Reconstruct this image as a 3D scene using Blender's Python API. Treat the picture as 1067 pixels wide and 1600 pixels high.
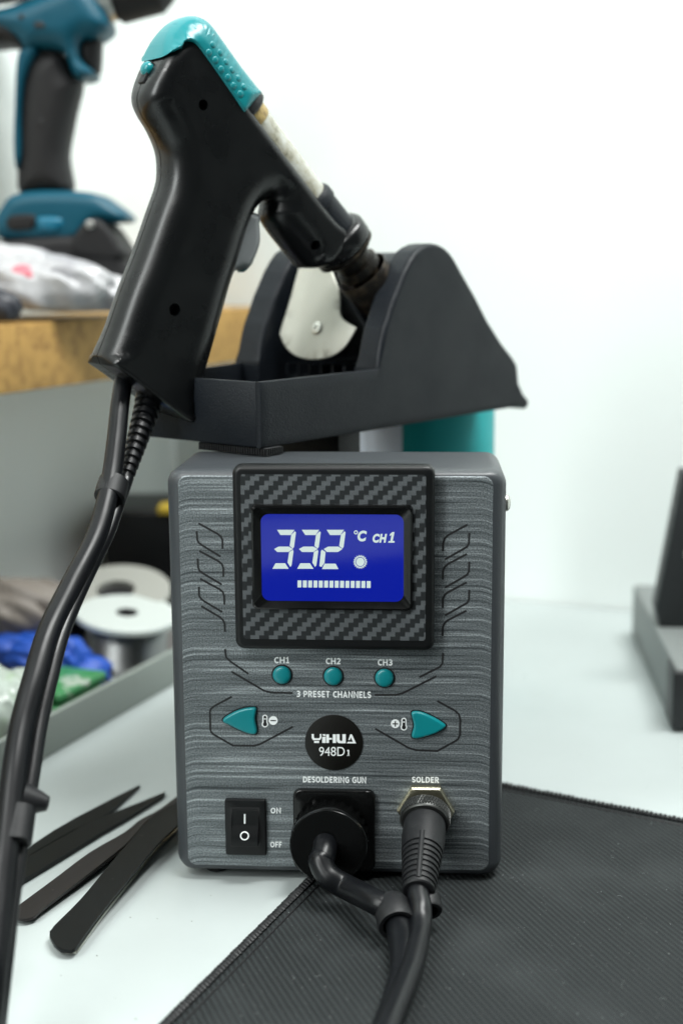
import bpy, bmesh, math, random
import numpy as np
from mathutils import Vector, Matrix
from mathutils.geometry import delaunay_2d_cdt
random.seed(7)
rng = np.random.default_rng(7)
sc = bpy.context.scene
for o in list(bpy.data.objects): bpy.data.objects.remove(o)

# ------------------------------------------------------------------ camera (50 mm lens, portrait)
FPX, CX, CY = 2222.0, 533.5, 800.0
CAM = np.array([0.03683787, -0.53105781, 0.24568219])
YAW, PITCH, ROLL = -0.06435908, 0.17705162, -0.00667856
def cam_axes():
    cyw, syw, cp, sp = math.cos(YAW), math.sin(YAW), math.cos(PITCH), math.sin(PITCH)
    fwd = np.array([syw*cp, cyw*cp, -sp]); right = np.array([cyw, -syw, 0]); up = np.cross(right, fwd)
    cr, sr = math.cos(ROLL), math.sin(ROLL)
    return np.array([cr*right+sr*up, -sr*right+cr*up, fwd])
AX = cam_axes()
cam = bpy.data.cameras.new("camera"); camo = bpy.data.objects.new("camera", cam); sc.collection.objects.link(camo)
mw = Matrix.Identity(4)
for i in range(3):
    mw[i][0], mw[i][1], mw[i][2], mw[i][3] = AX[0][i], AX[1][i], -AX[2][i], CAM[i]
camo.matrix_world = mw
cam.sensor_fit = 'VERTICAL'; cam.sensor_height = 36; cam.sensor_width = 24; cam.lens = FPX*36/1600
cam.clip_start = 0.02; cam.clip_end = 20
cam.dof.use_dof = True; cam.dof.focus_distance = 0.545; cam.dof.aperture_fstop = 6.0
sc.camera = camo

# ------------------------------------------------------------------ world, lamps, exposure
w = bpy.data.worlds.new("World"); sc.world = w; w.use_nodes = True
bg = w.node_tree.nodes["Background"]; bg.inputs[0].default_value = (0.80, 0.92, 0.90, 1); bg.inputs[1].default_value = 0.075
def area(name, loc, target, size, power, color):
    l = bpy.data.lights.new(name, 'AREA'); l.shape = 'RECTANGLE'; l.size, l.size_y = size; l.energy = power; l.color = color
    o = bpy.data.objects.new(name, l); sc.collection.objects.link(o); o.location = loc
    o.rotation_euler = (Vector(target)-Vector(loc)).to_track_quat('-Z', 'Y').to_euler(); return o
area("ceiling_lamp_front", (-0.62, -1.05, 1.55), (0, 0.05, 0.1), (0.75, 0.22), 15.5, (0.985, 1.0, 0.98))
area("ceiling_lamp_over", (0.60, 0.02, 1.75), (0.25, 0.45, 0.1), (1.3, 0.30), 50, (0.98, 1.0, 0.98))
area("fill_lamp_side", (-0.95, -1.05, 0.85), (-0.1, 0.1, 0.14), (0.4, 0.8), 16, (0.95, 1.0, 0.985))  # added fill, no ceiling source: lifts the under-shelf wall and gun edge highlight
sc.view_settings.view_transform = 'Standard'; sc.view_settings.look = 'None'
sc.view_settings.gamma = 1; sc.view_settings.exposure = 0.27; sc.view_settings.use_curve_mapping = False
sc.cycles.use_denoising = True
sc.cycles.max_bounces = 8

# ------------------------------------------------------------------ measuring the place: a sight line meets a real plane
def ray(u, v): return np.array([(u-CX)/FPX, -(v-CY)/FPX, 1.0]) @ AX
def at_d(u, v, d): return CAM + ray(u, v)*d
def at_z(u, v, z=0.0): r = ray(u, v); return CAM + r*((z-CAM[2])/r[2])
def at_y(u, v, y=0.0): r = ray(u, v); return CAM + r*((y-CAM[1])/r[1])
def at_p(u, v, p0, n): r = ray(u, v); return CAM + r*(np.dot(np.array(p0)-CAM, n)/np.dot(r, n))
def zm(scale, ox, oy): return lambda pts: [(ox+x/scale, oy+y/scale) for x, y in pts]

# ------------------------------------------------------------------ object helpers
def link(o): sc.collection.objects.link(o); return o
def tag(o, label=None, cat=None, group=None, kind=None):
    if label: o['label'] = label
    if cat: o['category'] = cat
    if group: o['group'] = group
    if kind: o['kind'] = kind
    return o
def empty(name, loc, label, cat, group=None):
    o = link(bpy.data.objects.new(name, None)); o.location = loc; o.empty_display_size = 0.01
    return tag(o, label, cat, group)
def root_loc(p):
    l = Vector((0, 0, 0))
    while p is not None: l += p.location; p = p.parent
    return l
def mesh_obj(name, bm, m, parent=None, sharp=35, smooth=True):
    bmesh.ops.recalc_face_normals(bm, faces=bm.faces[:])
    off = root_loc(parent)
    for v in bm.verts: v.co -= off
    me = bpy.data.meshes.new(name); bm.to_mesh(me); bm.free()
    if smooth:
        for p in me.polygons: p.use_smooth = True
        me.set_sharp_from_angle(angle=math.radians(sharp))
    for mm in (m if isinstance(m, (list, tuple)) else [m]): me.materials.append(mm)
    o = link(bpy.data.objects.new(name, me)); o.parent = parent
    return o

def mb(): return bmesh.new()
def add_faces(bm, verts, faces, mi=0):
    vs = [bm.verts.new(Vector([float(c) for c in v])) for v in verts]
    for f in faces:
        try: fc = bm.faces.new([vs[i] for i in f]); fc.material_index = mi
        except ValueError: pass
    return vs
def add_box(bm, lo, hi, bev=0.0, axes=None, origin=(0, 0, 0), seg=3):
    """box in a frame given by origin and three axes"""
    A = np.array(axes if axes is not None else np.eye(3)); O = np.array(origin, float)
    c = [(x, y, z) for x in (lo[0], hi[0]) for y in (lo[1], hi[1]) for z in (lo[2], hi[2])]
    t = bmesh.new(); vs = [t.verts.new(Vector(p)) for p in c]
    for f in ((0, 1, 3, 2), (4, 6, 7, 5), (0, 4, 5, 1), (2, 3, 7, 6), (0, 2, 6, 4), (1, 5, 7, 3)): t.faces.new([vs[i] for i in f])
    if bev > 0: bmesh.ops.bevel(t, geom=t.edges[:], offset=bev, segments=seg, profile=0.5, affect='EDGES')
    vi = {}
    for v in t.verts: vi[v] = bm.verts.new(Vector((O + v.co.x*A[0] + v.co.y*A[1] + v.co.z*A[2]).tolist()))
    for f in t.faces: bm.faces.new([vi[v] for v in f.verts])
    t.free()
def catmull(P, n=8):
    P = [np.array(p, float) for p in P]; out = []
    Q = [2*P[0]-P[1]] + P + [2*P[-1]-P[-2]]
    for i in range(1, len(Q)-2):
        a, b, c, d = Q[i-1:i+3]
        for k in range(n):
            t = k/n; out.append(0.5*((2*b)+(-a+c)*t+(2*a-5*b+4*c-d)*t*t+(-a+3*b-3*c+d)*t**3))
    out.append(P[-1]); return out
def add_tube(bm, P, r, seg=20, smooth=8, cap=True, flat=1.0):
    """tube along a path; r is a number or a function of 0..1"""
    P = catmull(P, smooth) if smooth else [np.array(p, float) for p in P]
    L = [0]
    for a, b in zip(P, P[1:]): L.append(L[-1]+np.linalg.norm(b-a))
    up = None; rings = []
    for i, p in enumerate(P):
        t = P[min(i+1, len(P)-1)]-P[max(i-1, 0)]; t = t/np.linalg.norm(t)
        if up is None:
            up = np.cross(t, [0.3, 0.9, 0.31]); up /= np.linalg.norm(up)
        up = up - t*np.dot(up, t); up /= np.linalg.norm(up); s = np.cross(t, up)
        rr = r(L[i]/L[-1]) if callable(r) else r
        rings.append([bm.verts.new(Vector((p+rr*(math.cos(a)*up+flat*math.sin(a)*s)).tolist())) for a in np.linspace(0, 2*math.pi, seg, endpoint=False)])
    for a, b in zip(rings, rings[1:]):
        for k in range(seg): bm.faces.new((a[k], a[(k+1) % seg], b[(k+1) % seg], b[k]))
    if cap: bm.faces.new(rings[0][::-1]); bm.faces.new(rings[-1])
def add_lathe(bm, o, axis, prof, seg=48, cap=True, close=False, poly=None):
    """prof: list of (t along axis, radius)"""
    o = np.array(o, float); a = np.array(axis, float); a /= np.linalg.norm(a)
    e = np.cross(a, [0, 0, 1.0]) if abs(a[2]) < 0.9 else np.cross(a, [0, 1.0, 0]); e /= np.linalg.norm(e); g = np.cross(a, e)
    rings = []
    for t, r in prof:
        rings.append([bm.verts.new(Vector((o+a*t+r*(math.cos(x)*e+math.sin(x)*g)).tolist())) for x in np.linspace(0, 2*math.pi, seg, endpoint=False)])
    pr = list(zip(rings, rings[1:])) + ([(rings[-1], rings[0])] if close else [])
    for p, q in pr:
        for k in range(seg): bm.faces.new((p[k], p[(k+1) % seg], q[(k+1) % seg], q[k]))
    if cap and not close: bm.faces.new(rings[0][::-1]); bm.faces.new(rings[-1])
def resample(poly, r, h):
    P = [np.array(p, float) for p in poly]; out = []; rr = []
    n = len(P)
    for i in range(n):
        a, b = P[i], P[(i+1) % n]; k = max(1, int(round(np.linalg.norm(b-a)/h)))
        for j in range(k): out.append(a+(b-a)*j/k); rr.append(r[i]+(r[(i+1) % n]-r[i])*j/k)
    return np.array(out), np.array(rr)
def smooth_poly(pts, n=6):
    """closed catmull-rom; a point given as (x, y, 1) stays a corner"""
    P = [np.array(p[:2], float) for p in pts]; c = [len(p) > 2 and p[2] for p in pts]; N = len(P); out = []
    for i in range(N):
        b, d = P[i], P[(i+1) % N]
        a = P[i-1] if not c[i] else 2*b-d
        e = P[(i+2) % N] if not c[(i+1) % N] else 2*d-b
        for k in range(n):
            t = k/n; out.append(0.5*((2*b)+(-a+d)*t+(2*a-5*b+4*d-e)*t*t+(-a+3*b-3*d+e)*t**3))
    return out
def in_poly(pts, poly):
    x, y = pts[:, 0], pts[:, 1]; ins = np.zeros(len(pts), bool); n = len(poly)
    for i in range(n):
        x1, y1 = poly[i]; x2, y2 = poly[(i+1) % n]
        c = ((y1 > y) != (y2 > y)); ins ^= c & (x < (x2-x1)*(y-y1)/((y2-y1) if y2 != y1 else 1e-12)+x1)
    return ins
def poly_dist(pts, poly, rr):
    best = np.full(len(pts), 1e9); br = np.zeros(len(pts)); n = len(poly)
    for i in range(n):
        a, b = poly[i], poly[(i+1) % n]; ab = b-a; t = np.clip(((pts-a) @ ab)/max(ab @ ab, 1e-12), 0, 1)
        d = np.linalg.norm(pts-(a+t[:, None]*ab), axis=1); m = d < best
        best[m] = d[m]; br[m] = (rr[i]+(rr[(i+1) % n]-rr[i])*t)[m]
    return best, br
def pillow(bm, poly, r, bn, bf, frame, h=0.001, grid=0.003, holes=(), zn=None, zf=None, bulge=None, hole_depth=0.006, relax=0):
    """solid with a given outline, half thickness bn (towards the frame normal) and bf, rounded edges r (per vertex).
    zn / zf: stop that side at this height instead (an open half shell)."""
    o, ex, ey, n = [np.array(x, float) for x in frame]
    poly = [np.array(p[:2], float) for p in poly]
    r = list(r) if hasattr(r, '__len__') else [r]*len(poly)
    B, R = resample(poly, r, h)
    area2 = sum(B[i][0]*B[(i+1) % len(B)][1]-B[(i+1) % len(B)][0]*B[i][1] for i in range(len(B)))
    if area2 < 0: B, R = B[::-1].copy(), R[::-1].copy()
    K = len(B)
    T = np.roll(B, -1, 0)-np.roll(B, 1, 0); T /= np.linalg.norm(T, axis=1)[:, None]+1e-12; N = np.stack([-T[:, 1], T[:, 0]], 1)
    pts = [B]
    if R.max() > 1e-6:
        for th in np.linspace(0, math.pi/2, 9)[1:]:
            q = B+N*(R*(1-math.cos(th)))[:, None]; off = R*(1-math.cos(th))
            d, _ = poly_dist(q, B, R); ok = in_poly(q, B) & (d > off*0.985-1e-7) & (off > 1e-5); pts.append(q[ok])
    lo, hi = B.min(0), B.max(0)
    gx, gy = np.meshgrid(np.arange(lo[0], hi[0], grid), np.arange(lo[1], hi[1], grid)); g = np.stack([gx.ravel(), gy.ravel()], 1)
    g = g[in_poly(g, B)]
    if len(g):
        d, rr = poly_dist(g, B, R); g = g[(d > np.maximum(rr*1.02, 0.3*grid))]; pts.append(g)
    al = np.concatenate(pts)
    keep = [True]*len(al); seen = {}; cell = h*0.22
    for i, p in enumerate(al):
        k = (int(round(p[0]/cell)), int(round(p[1]/cell)))
        if i >= K and k in seen: keep[i] = False
        seen[k] = 1
    al = al[np.array(keep)]
    edges = [(i, (i+1) % K) for i in range(K)]
    hl = []
    for hx, hy, hr in holes:
        d = np.linalg.norm(al-np.array([hx, hy]), axis=1); m = d > hr*1.12; m[:K] = True; al = al[m]
    for hx, hy, hr in holes:
        st = len(al); c = np.array([(hx+hr*math.cos(a), hy+hr*math.sin(a)) for a in np.linspace(0, 2*math.pi, 28, endpoint=False)])
        al = np.concatenate([al, c]); edges += [(st+i, st+(i+1) % 28) for i in range(28)]; hl.append((st, c))
    S = 1000.0
    V, _, F, *_ = delaunay_2d_cdt([Vector((p[0]*S, p[1]*S)) for p in al], edges, [], 0, 1e-5)
    V = np.array([(v.x/S, v.y/S) for v in V]); F = np.array([f for f in F if len(f) == 3])
    cen = V[F].mean(1); ok = in_poly(cen, B)
    for hx, hy, hr in holes: ok &= np.linalg.norm(cen-np.array([hx, hy]), axis=1) > hr*0.985
    F = F[ok]
    d, rr = poly_dist(V, B, R)
    def hgt(b):
        if b <= 1e-9: return np.zeros(len(V))
        q = np.minimum(rr, b); k = np.clip(q-np.minimum(d, q), 0, None); z = b-q+np.sqrt(np.clip(q*q-k*k, 0, None))
        if bulge is not None: z = z+bulge(V, d)
        if relax:
            E = np.concatenate([F[:, [0, 1]], F[:, [1, 2]], F[:, [2, 0]]]); E = np.concatenate([E, E[:, ::-1]])
            cnt = np.bincount(E[:, 0], minlength=len(V))+1e-9; m = np.clip((d-0.25*rr)/(0.45*rr+1e-9), 0, 1)
            for _ in range(relax):
                av = np.bincount(E[:, 0], weights=z[E[:, 1]], minlength=len(V))/cnt; z = z+0.6*m*(av-z)
        return z
    def emit(z, sgn):
        idx = {}
        for f in F:
            for i in f:
                if i not in idx:
                    p = o+ex*V[i, 0]+ey*V[i, 1]+n*(sgn*z[i]); idx[i] = bm.verts.new(Vector(p.tolist()))
            try: bm.faces.new([idx[i] for i in (f if sgn > 0 else f[::-1])])
            except ValueError: pass
        return idx
    key = {(round(p[0], 7), round(p[1], 7)): i for i, p in enumerate(V)}
    def vid(p):
        i = key.get((round(p[0], 7), round(p[1], 7)))
        return int(np.argmin(((V-p)**2).sum(1))) if i is None else i
    bi = [vid(p) for p in B]
    tops = {}
    if zn is None: zN = hgt(bn); iN = emit(zN, 1); near = [iN.get(i) for i in bi]
    else: near = [bm.verts.new(Vector((o+ex*V[i, 0]+ey*V[i, 1]+n*zn).tolist())) for i in bi]
    if zf is None: zF = hgt(bf); iF = emit(zF, -1); far = [iF.get(i) for i in bi]
    else: far = [bm.verts.new(Vector((o+ex*V[i, 0]+ey*V[i, 1]-n*zf).tolist())) for i in bi]
    for k in range(K):
        q = [near[k], near[(k+1) % K], far[(k+1) % K], far[k]]
        if None in q or len(set(q)) < 4: continue
        try: bm.faces.new(q[::-1])
        except ValueError: pass
    for (st, c) in hl:
        ii = [vid(p) for p in c]; zi = zN if zn is None else zF; ix = iN if zn is None else iF; sg = 1 if zn is None else -1
        low = [bm.verts.new(Vector((o+ex*V[i, 0]+ey*V[i, 1]+n*sg*(zi[i]-hole_depth)).tolist())) for i in ii]
        for k in range(len(ii)):
            a, b = ix.get(ii[k]), ix.get(ii[(k+1) % len(ii)])
            if a and b:
                try: bm.faces.new((a, b, low[(k+1) % len(ii)], low[k]))
                except ValueError: pass
        bm.faces.new(low)
    return
def rrect(x0, x1, y0, y1, r, n=6):
    out = []
    for cx, cy, a0 in ((x1-r, y1-r, 0), (x0+r, y1-r, 90), (x0+r, y0+r, 180), (x1-r, y0+r, 270)):
        for k in range(n+1):
            a = math.radians(a0+90*k/n); out.append((cx+r*math.cos(a), cy+r*math.sin(a)))
    return out

# ------------------------------------------------------------------ materials
def mat(name, base, rough=0.5, metal=0.0, coat=0.0, grain=None, blotch=None, spec=0.5, emit=None, estr=0.0, rvar=0.0, alpha_tr=0.0):
    m = bpy.data.materials.new(name); m.use_nodes = True; nt = m.node_tree; b = nt.nodes["Principled BSDF"]
    b.inputs["Base Color"].default_value = (*base, 1); b.inputs["Roughness"].default_value = rough; b.inputs["Metallic"].default_value = metal
    b.inputs["Coat Weight"].default_value = coat; b.inputs["Specular IOR Level"].default_value = spec
    if alpha_tr: b.inputs["Transmission Weight"].default_value = alpha_tr
    if emit: b.inputs["Emission Color"].default_value = (*emit, 1); b.inputs["Emission Strength"].default_value = estr
    tc = nt.nodes.new("ShaderNodeTexCoord")
    if grain:
        nz = nt.nodes.new("ShaderNodeTexNoise"); nz.inputs["Scale"].default_value = grain[0]; nz.inputs["Detail"].default_value = 3
        nt.links.new(tc.outputs["Object"], nz.inputs["Vector"])
        bp = nt.nodes.new("ShaderNodeBump"); bp.inputs["Strength"].default_value = grain[1]; bp.inputs["Distance"].default_value = grain[2]
        nt.links.new(nz.outputs["Fac"], bp.inputs["Height"]); nt.links.new(bp.outputs[0], b.inputs["Normal"])
    if blotch:
        nz = nt.nodes.new("ShaderNodeTexNoise"); nz.inputs["Scale"].default_value = blotch[0]; nz.inputs["Detail"].default_value = 5; nz.inputs["Roughness"].default_value = 0.65
        nt.links.new(tc.outputs["Object"], nz.inputs["Vector"])
        cr = nt.nodes.new("ShaderNodeValToRGB"); cr.color_ramp.elements[0].position = blotch[2]; cr.color_ramp.elements[1].position = blotch[3]
        cr.color_ramp.elements[0].color = (*base, 1); cr.color_ramp.elements[1].color = (*blotch[1], 1)
        nt.links.new(nz.outputs["Fac"], cr.inputs[0]); nt.links.new(cr.outputs[0], b.inputs["Base Color"])
    if rvar:
        nz = nt.nodes.new("ShaderNodeTexNoise"); nz.inputs["Scale"].default_value = 60; nz.inputs["Detail"].default_value = 6
        nt.links.new(tc.outputs["Object"], nz.inputs["Vector"])
        mr = nt.nodes.new("ShaderNodeMapRange"); mr.inputs["From Min"].default_value = 0.3; mr.inputs["From Max"].default_value = 0.7
        mr.inputs["To Min"].default_value = rough-rvar; mr.inputs["To Max"].default_value = rough+rvar
        nt.links.new(nz.outputs["Fac"], mr.inputs[0]); nt.links.new(mr.outputs[0], b.inputs["Roughness"])
    return m
def N_(nt, t, **kw):
    n = nt.nodes.new(t)
    for k, v in kw.items(): setattr(n, k, v)
    return n
def math_(nt, op, a, b=None, c=None):
    n = nt.nodes.new("ShaderNodeMath"); n.operation = op
    for i, x in enumerate((a, b, c)):
        if x is None: continue
        if isinstance(x, (int, float)): n.inputs[i].default_value = x
        else: nt.links.new(x, n.inputs[i])
    return n.outputs[0]

M_gun = mat("gun_plastic", (0.0022, 0.0026, 0.003), 0.29, grain=(1800, 0.07, 0.0002), rvar=0.04, spec=0.42)
M_stand = mat("stand_plastic", (0.0055, 0.0075, 0.0105), 0.46, spec=0.22, grain=(1300, 0.5, 0.0003), rvar=0.06)
M_black = mat("black_plastic", (0.003, 0.0035, 0.004), 0.40, spec=0.3, grain=(1500, 0.12, 0.0002))
M_gloss = mat("glossy_black", (0.0028, 0.003, 0.003), 0.15, spec=0.35, rvar=0.05)
M_rubber = mat("rubber", (0.005, 0.0055, 0.0065), 0.52, spec=0.35, grain=(900, 0.15, 0.0002), blotch=(220, (0.013, 0.014, 0.015), 0.5, 0.75))
M_cable = mat("cable_rubber", (0.004, 0.0045, 0.0055), 0.34, spec=0.35, grain=(700, 0.1, 0.0002), rvar=0.06)
M_pvc = mat("cable_vinyl", (0.0035, 0.004, 0.005), 0.36, rvar=0.06, spec=0.24)
M_teal = mat("teal_plastic", (0.001, 0.18, 0.20), 0.32, grain=(900, 0.05, 0.0002), rvar=0.06)
M_tealmat = mat("teal_card", (0.0, 0.22, 0.23), 0.5)
M_side = mat("case_plastic", (0.036, 0.041, 0.046), 0.40, grain=(1400, 0.35, 0.0002))
M_steel = mat("steel", (0.62, 0.62, 0.57), 0.32, metal=1.0, blotch=(60, (0.5, 0.48, 0.42), 0.45, 0.8))
M_plate = mat("nickel_plate", (0.60, 0.60, 0.53), 0.45, metal=0.25, blotch=(30, (0.52, 0.51, 0.45), 0.4, 0.8))
M_brass = mat("nut_metal", (0.66, 0.62, 0.47), 0.3, metal=1.0, blotch=(300, (0.38, 0.35, 0.26), 0.5, 0.8))
M_burnt = mat("burnt_metal", (0.012, 0.010, 0.008), 0.42, metal=0.5, blotch=(160, (0.075, 0.055, 0.034), 0.48, 0.75))
M_dark = mat("engraved_black", (0.004, 0.004, 0.005), 0.6)
M_white = mat("white_print", (0.80, 0.83, 0.83), 0.5)
M_lcdw = mat("lcd_digit", (0.25, 0.28, 0.28), 0.3, emit=(0.62, 0.76, 0.72), estr=0.5)
M_badge = mat("badge_black", (0.004, 0.0036, 0.0028), 0.42, spec=0.3, grain=(600, 0.15, 0.0002))
M_wall = mat("wall_paint", (0.79, 0.83, 0.815), 0.8, grain=(90, 0.08, 0.001))
M_table = mat("table_laminate", (0.385, 0.425, 0.42), 0.42, blotch=(14, (0.36, 0.398, 0.392), 0.4, 0.8))
M_tweez = mat("tweezer_black", (0.0022, 0.003, 0.0032), 0.42, spec=0.2, grain=(1200, 0.1, 0.0002), blotch=(420, (0.05, 0.045, 0.04), 0.66, 0.75))
M_tweez2 = mat("tweezer_brown", (0.012, 0.0105, 0.0105), 0.42, spec=0.3, grain=(1200, 0.1, 0.0002), blotch=(420, (0.08, 0.07, 0.06), 0.66, 0.75))

def panel_mat():
    m = bpy.data.materials.new("streaked_panel"); m.use_nodes = True; nt = m.node_tree; b = nt.nodes["Principled BSDF"]
    tc = N_(nt, "ShaderNodeTexCoord"); sp = N_(nt, "ShaderNodeSeparateXYZ"); nt.links.new(tc.outputs["Object"], sp.inputs[0])
    ex_ = math_(nt, 'MAXIMUM', math_(nt, 'SUBTRACT', math_(nt, 'ABSOLUTE', sp.outputs[0]), 0.0545), 0.0)
    bend = math_(nt, 'MULTIPLY', math_(nt, 'MULTIPLY', ex_, ex_), 50.0)           # streaks droop at the panel's ends
    wv = N_(nt, "ShaderNodeTexNoise"); wv.inputs["Scale"].default_value = 28; wv.inputs["Detail"].default_value = 2
    nt.links.new(tc.outputs["Object"], wv.inputs["Vector"])
    zz = math_(nt, 'MULTIPLY_ADD', wv.outputs["Fac"], 0.0010, math_(nt, 'ADD', sp.outputs[2], bend))
    cb = N_(nt, "ShaderNodeCombineXYZ"); nt.links.new(math_(nt, 'MULTIPLY', sp.outputs[0], 15.0), cb.inputs[0]); nt.links.new(math_(nt, 'MULTIPLY', zz, 820.0), cb.inputs[2])
    n1 = N_(nt, "ShaderNodeTexNoise"); n1.inputs["Scale"].default_value = 1.0; n1.inputs["Detail"].default_value = 5; n1.inputs["Roughness"].default_value = 0.60
    nt.links.new(cb.outputs[0], n1.inputs["Vector"])
    n2 = N_(nt, "ShaderNodeTexNoise"); n2.inputs["Scale"].default_value = 1900; n2.inputs["Detail"].default_value = 2
    nt.links.new(tc.outputs["Object"], n2.inputs["Vector"])
    cr = N_(nt, "ShaderNodeValToRGB"); e = cr.color_ramp.elements
    e[0].position = 0.33; e[0].color = (0.042, 0.050, 0.055, 1); e[1].position = 0.70; e[1].color = (0.42, 0.46, 0.475, 1)
    x = e.new(0.43); x.color = (0.118, 0.134, 0.141, 1); x = e.new(0.55); x.color = (0.170, 0.191, 0.201, 1)
    nt.links.new(n1.outputs["Fac"], cr.inputs[0])
    mx = N_(nt, "ShaderNodeMix", data_type='RGBA', blend_type='MULTIPLY'); mx.inputs[0].default_value = 0.85
    cr2 = N_(nt, "ShaderNodeValToRGB"); cr2.color_ramp.elements[0].position = 0.3; cr2.color_ramp.elements[1].position = 0.7
    cr2.color_ramp.elements[0].color = (0.35, 0.35, 0.35, 1); cr2.color_ramp.elements[1].color = (1.6, 1.6, 1.6, 1)
    nt.links.new(n2.outputs["Fac"], cr2.inputs[0]); nt.links.new(cr.outputs[0], mx.inputs[6]); nt.links.new(cr2.outputs[0], mx.inputs[7])
    nt.links.new(mx.outputs[2], b.inputs["Base Color"])
    b.inputs["Metallic"].default_value = 0.4; b.inputs["Roughness"].default_value = 0.38
    bp = N_(nt, "ShaderNodeBump"); bp.inputs["Strength"].default_value = 0.6; bp.inputs["Distance"].default_value = 0.0004
    nt.links.new(n1.outputs["Fac"], bp.inputs["Height"])
    bp2 = N_(nt, "ShaderNodeBump"); bp2.inputs["Strength"].default_value = 0.45; bp2.inputs["Distance"].default_value = 0.0002
    nt.links.new(n2.outputs["Fac"], bp2.inputs["Height"]); nt.links.new(bp.outputs[0], bp2.inputs["Normal"]); nt.links.new(bp2.outputs[0], b.inputs["Normal"])
    return m
M_panel = panel_mat()
def carbon_mat():
    m = bpy.data.materials.new("carbon_weave"); m.use_nodes = True; nt = m.node_tree; b = nt.nodes["Principled BSDF"]
    tc = N_(nt, "ShaderNodeTexCoord"); sp = N_(nt, "ShaderNodeSeparateXYZ"); nt.links.new(tc.outputs["Object"], sp.inputs[0])
    X, Z = sp.outputs[0], sp.outputs[2]
    row = math_(nt, 'FLOOR', math_(nt, 'DIVIDE', math_(nt, 'ADD', Z, 1.0), 0.00176))
    sh = math_(nt, 'MULTIPLY_ADD', row, -0.00187, math_(nt, 'ADD', X, 3.0))
    fr = math_(nt, 'FRACT', math_(nt, 'DIVIDE', sh, 0.00716))
    light = math_(nt, 'LESS_THAN', fr, 0.47)
    hl = math_(nt, 'SINE', math_(nt, 'MULTIPLY', Z, 2*math.pi/0.00044))
    vl = math_(nt, 'SINE', math_(nt, 'MULTIPLY', X, 2*math.pi/0.00040))
    mxl = N_(nt, "ShaderNodeMix"); nt.links.new(light, mxl.inputs[0]); nt.links.new(vl, mxl.inputs[2]); nt.links.new(hl, mxl.inputs[3])
    thr = N_(nt, "ShaderNodeMapRange"); thr.inputs[1].default_value = -0.6; thr.inputs[2].default_value = 0.7; nt.links.new(mxl.outputs[0], thr.inputs[0])
    cl = N_(nt, "ShaderNodeMix", data_type='RGBA'); cl.inputs[6].default_value = (0.012, 0.014, 0.016, 1); cl.inputs[7].default_value = (0.15, 0.165, 0.175, 1); nt.links.new(thr.outputs[0], cl.inputs[0])
    cd = N_(nt, "ShaderNodeMix", data_type='RGBA'); cd.inputs[6].default_value = (0.004, 0.005, 0.006, 1); cd.inputs[7].default_value = (0.016, 0.019, 0.021, 1); nt.links.new(thr.outputs[0], cd.inputs[0])
    c = N_(nt, "ShaderNodeMix", data_type='RGBA'); nt.links.new(light, c.inputs[0]); nt.links.new(cd.outputs[2], c.inputs[6]); nt.links.new(cl.outputs[2], c.inputs[7])
    nt.links.new(c.outputs[2], b.inputs["Base Color"]); b.inputs["Roughness"].default_value = 0.42; b.inputs["Specular IOR Level"].default_value = 0.35
    bp = N_(nt, "ShaderNodeBump"); bp.inputs["Strength"].default_value = 0.25; bp.inputs["Distance"].default_value = 0.0002
    nt.links.new(mxl.outputs[0], bp.inputs["Height"]); nt.links.new(bp.outputs[0], b.inputs["Normal"])
    return m
M_carbon = carbon_mat()
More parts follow.
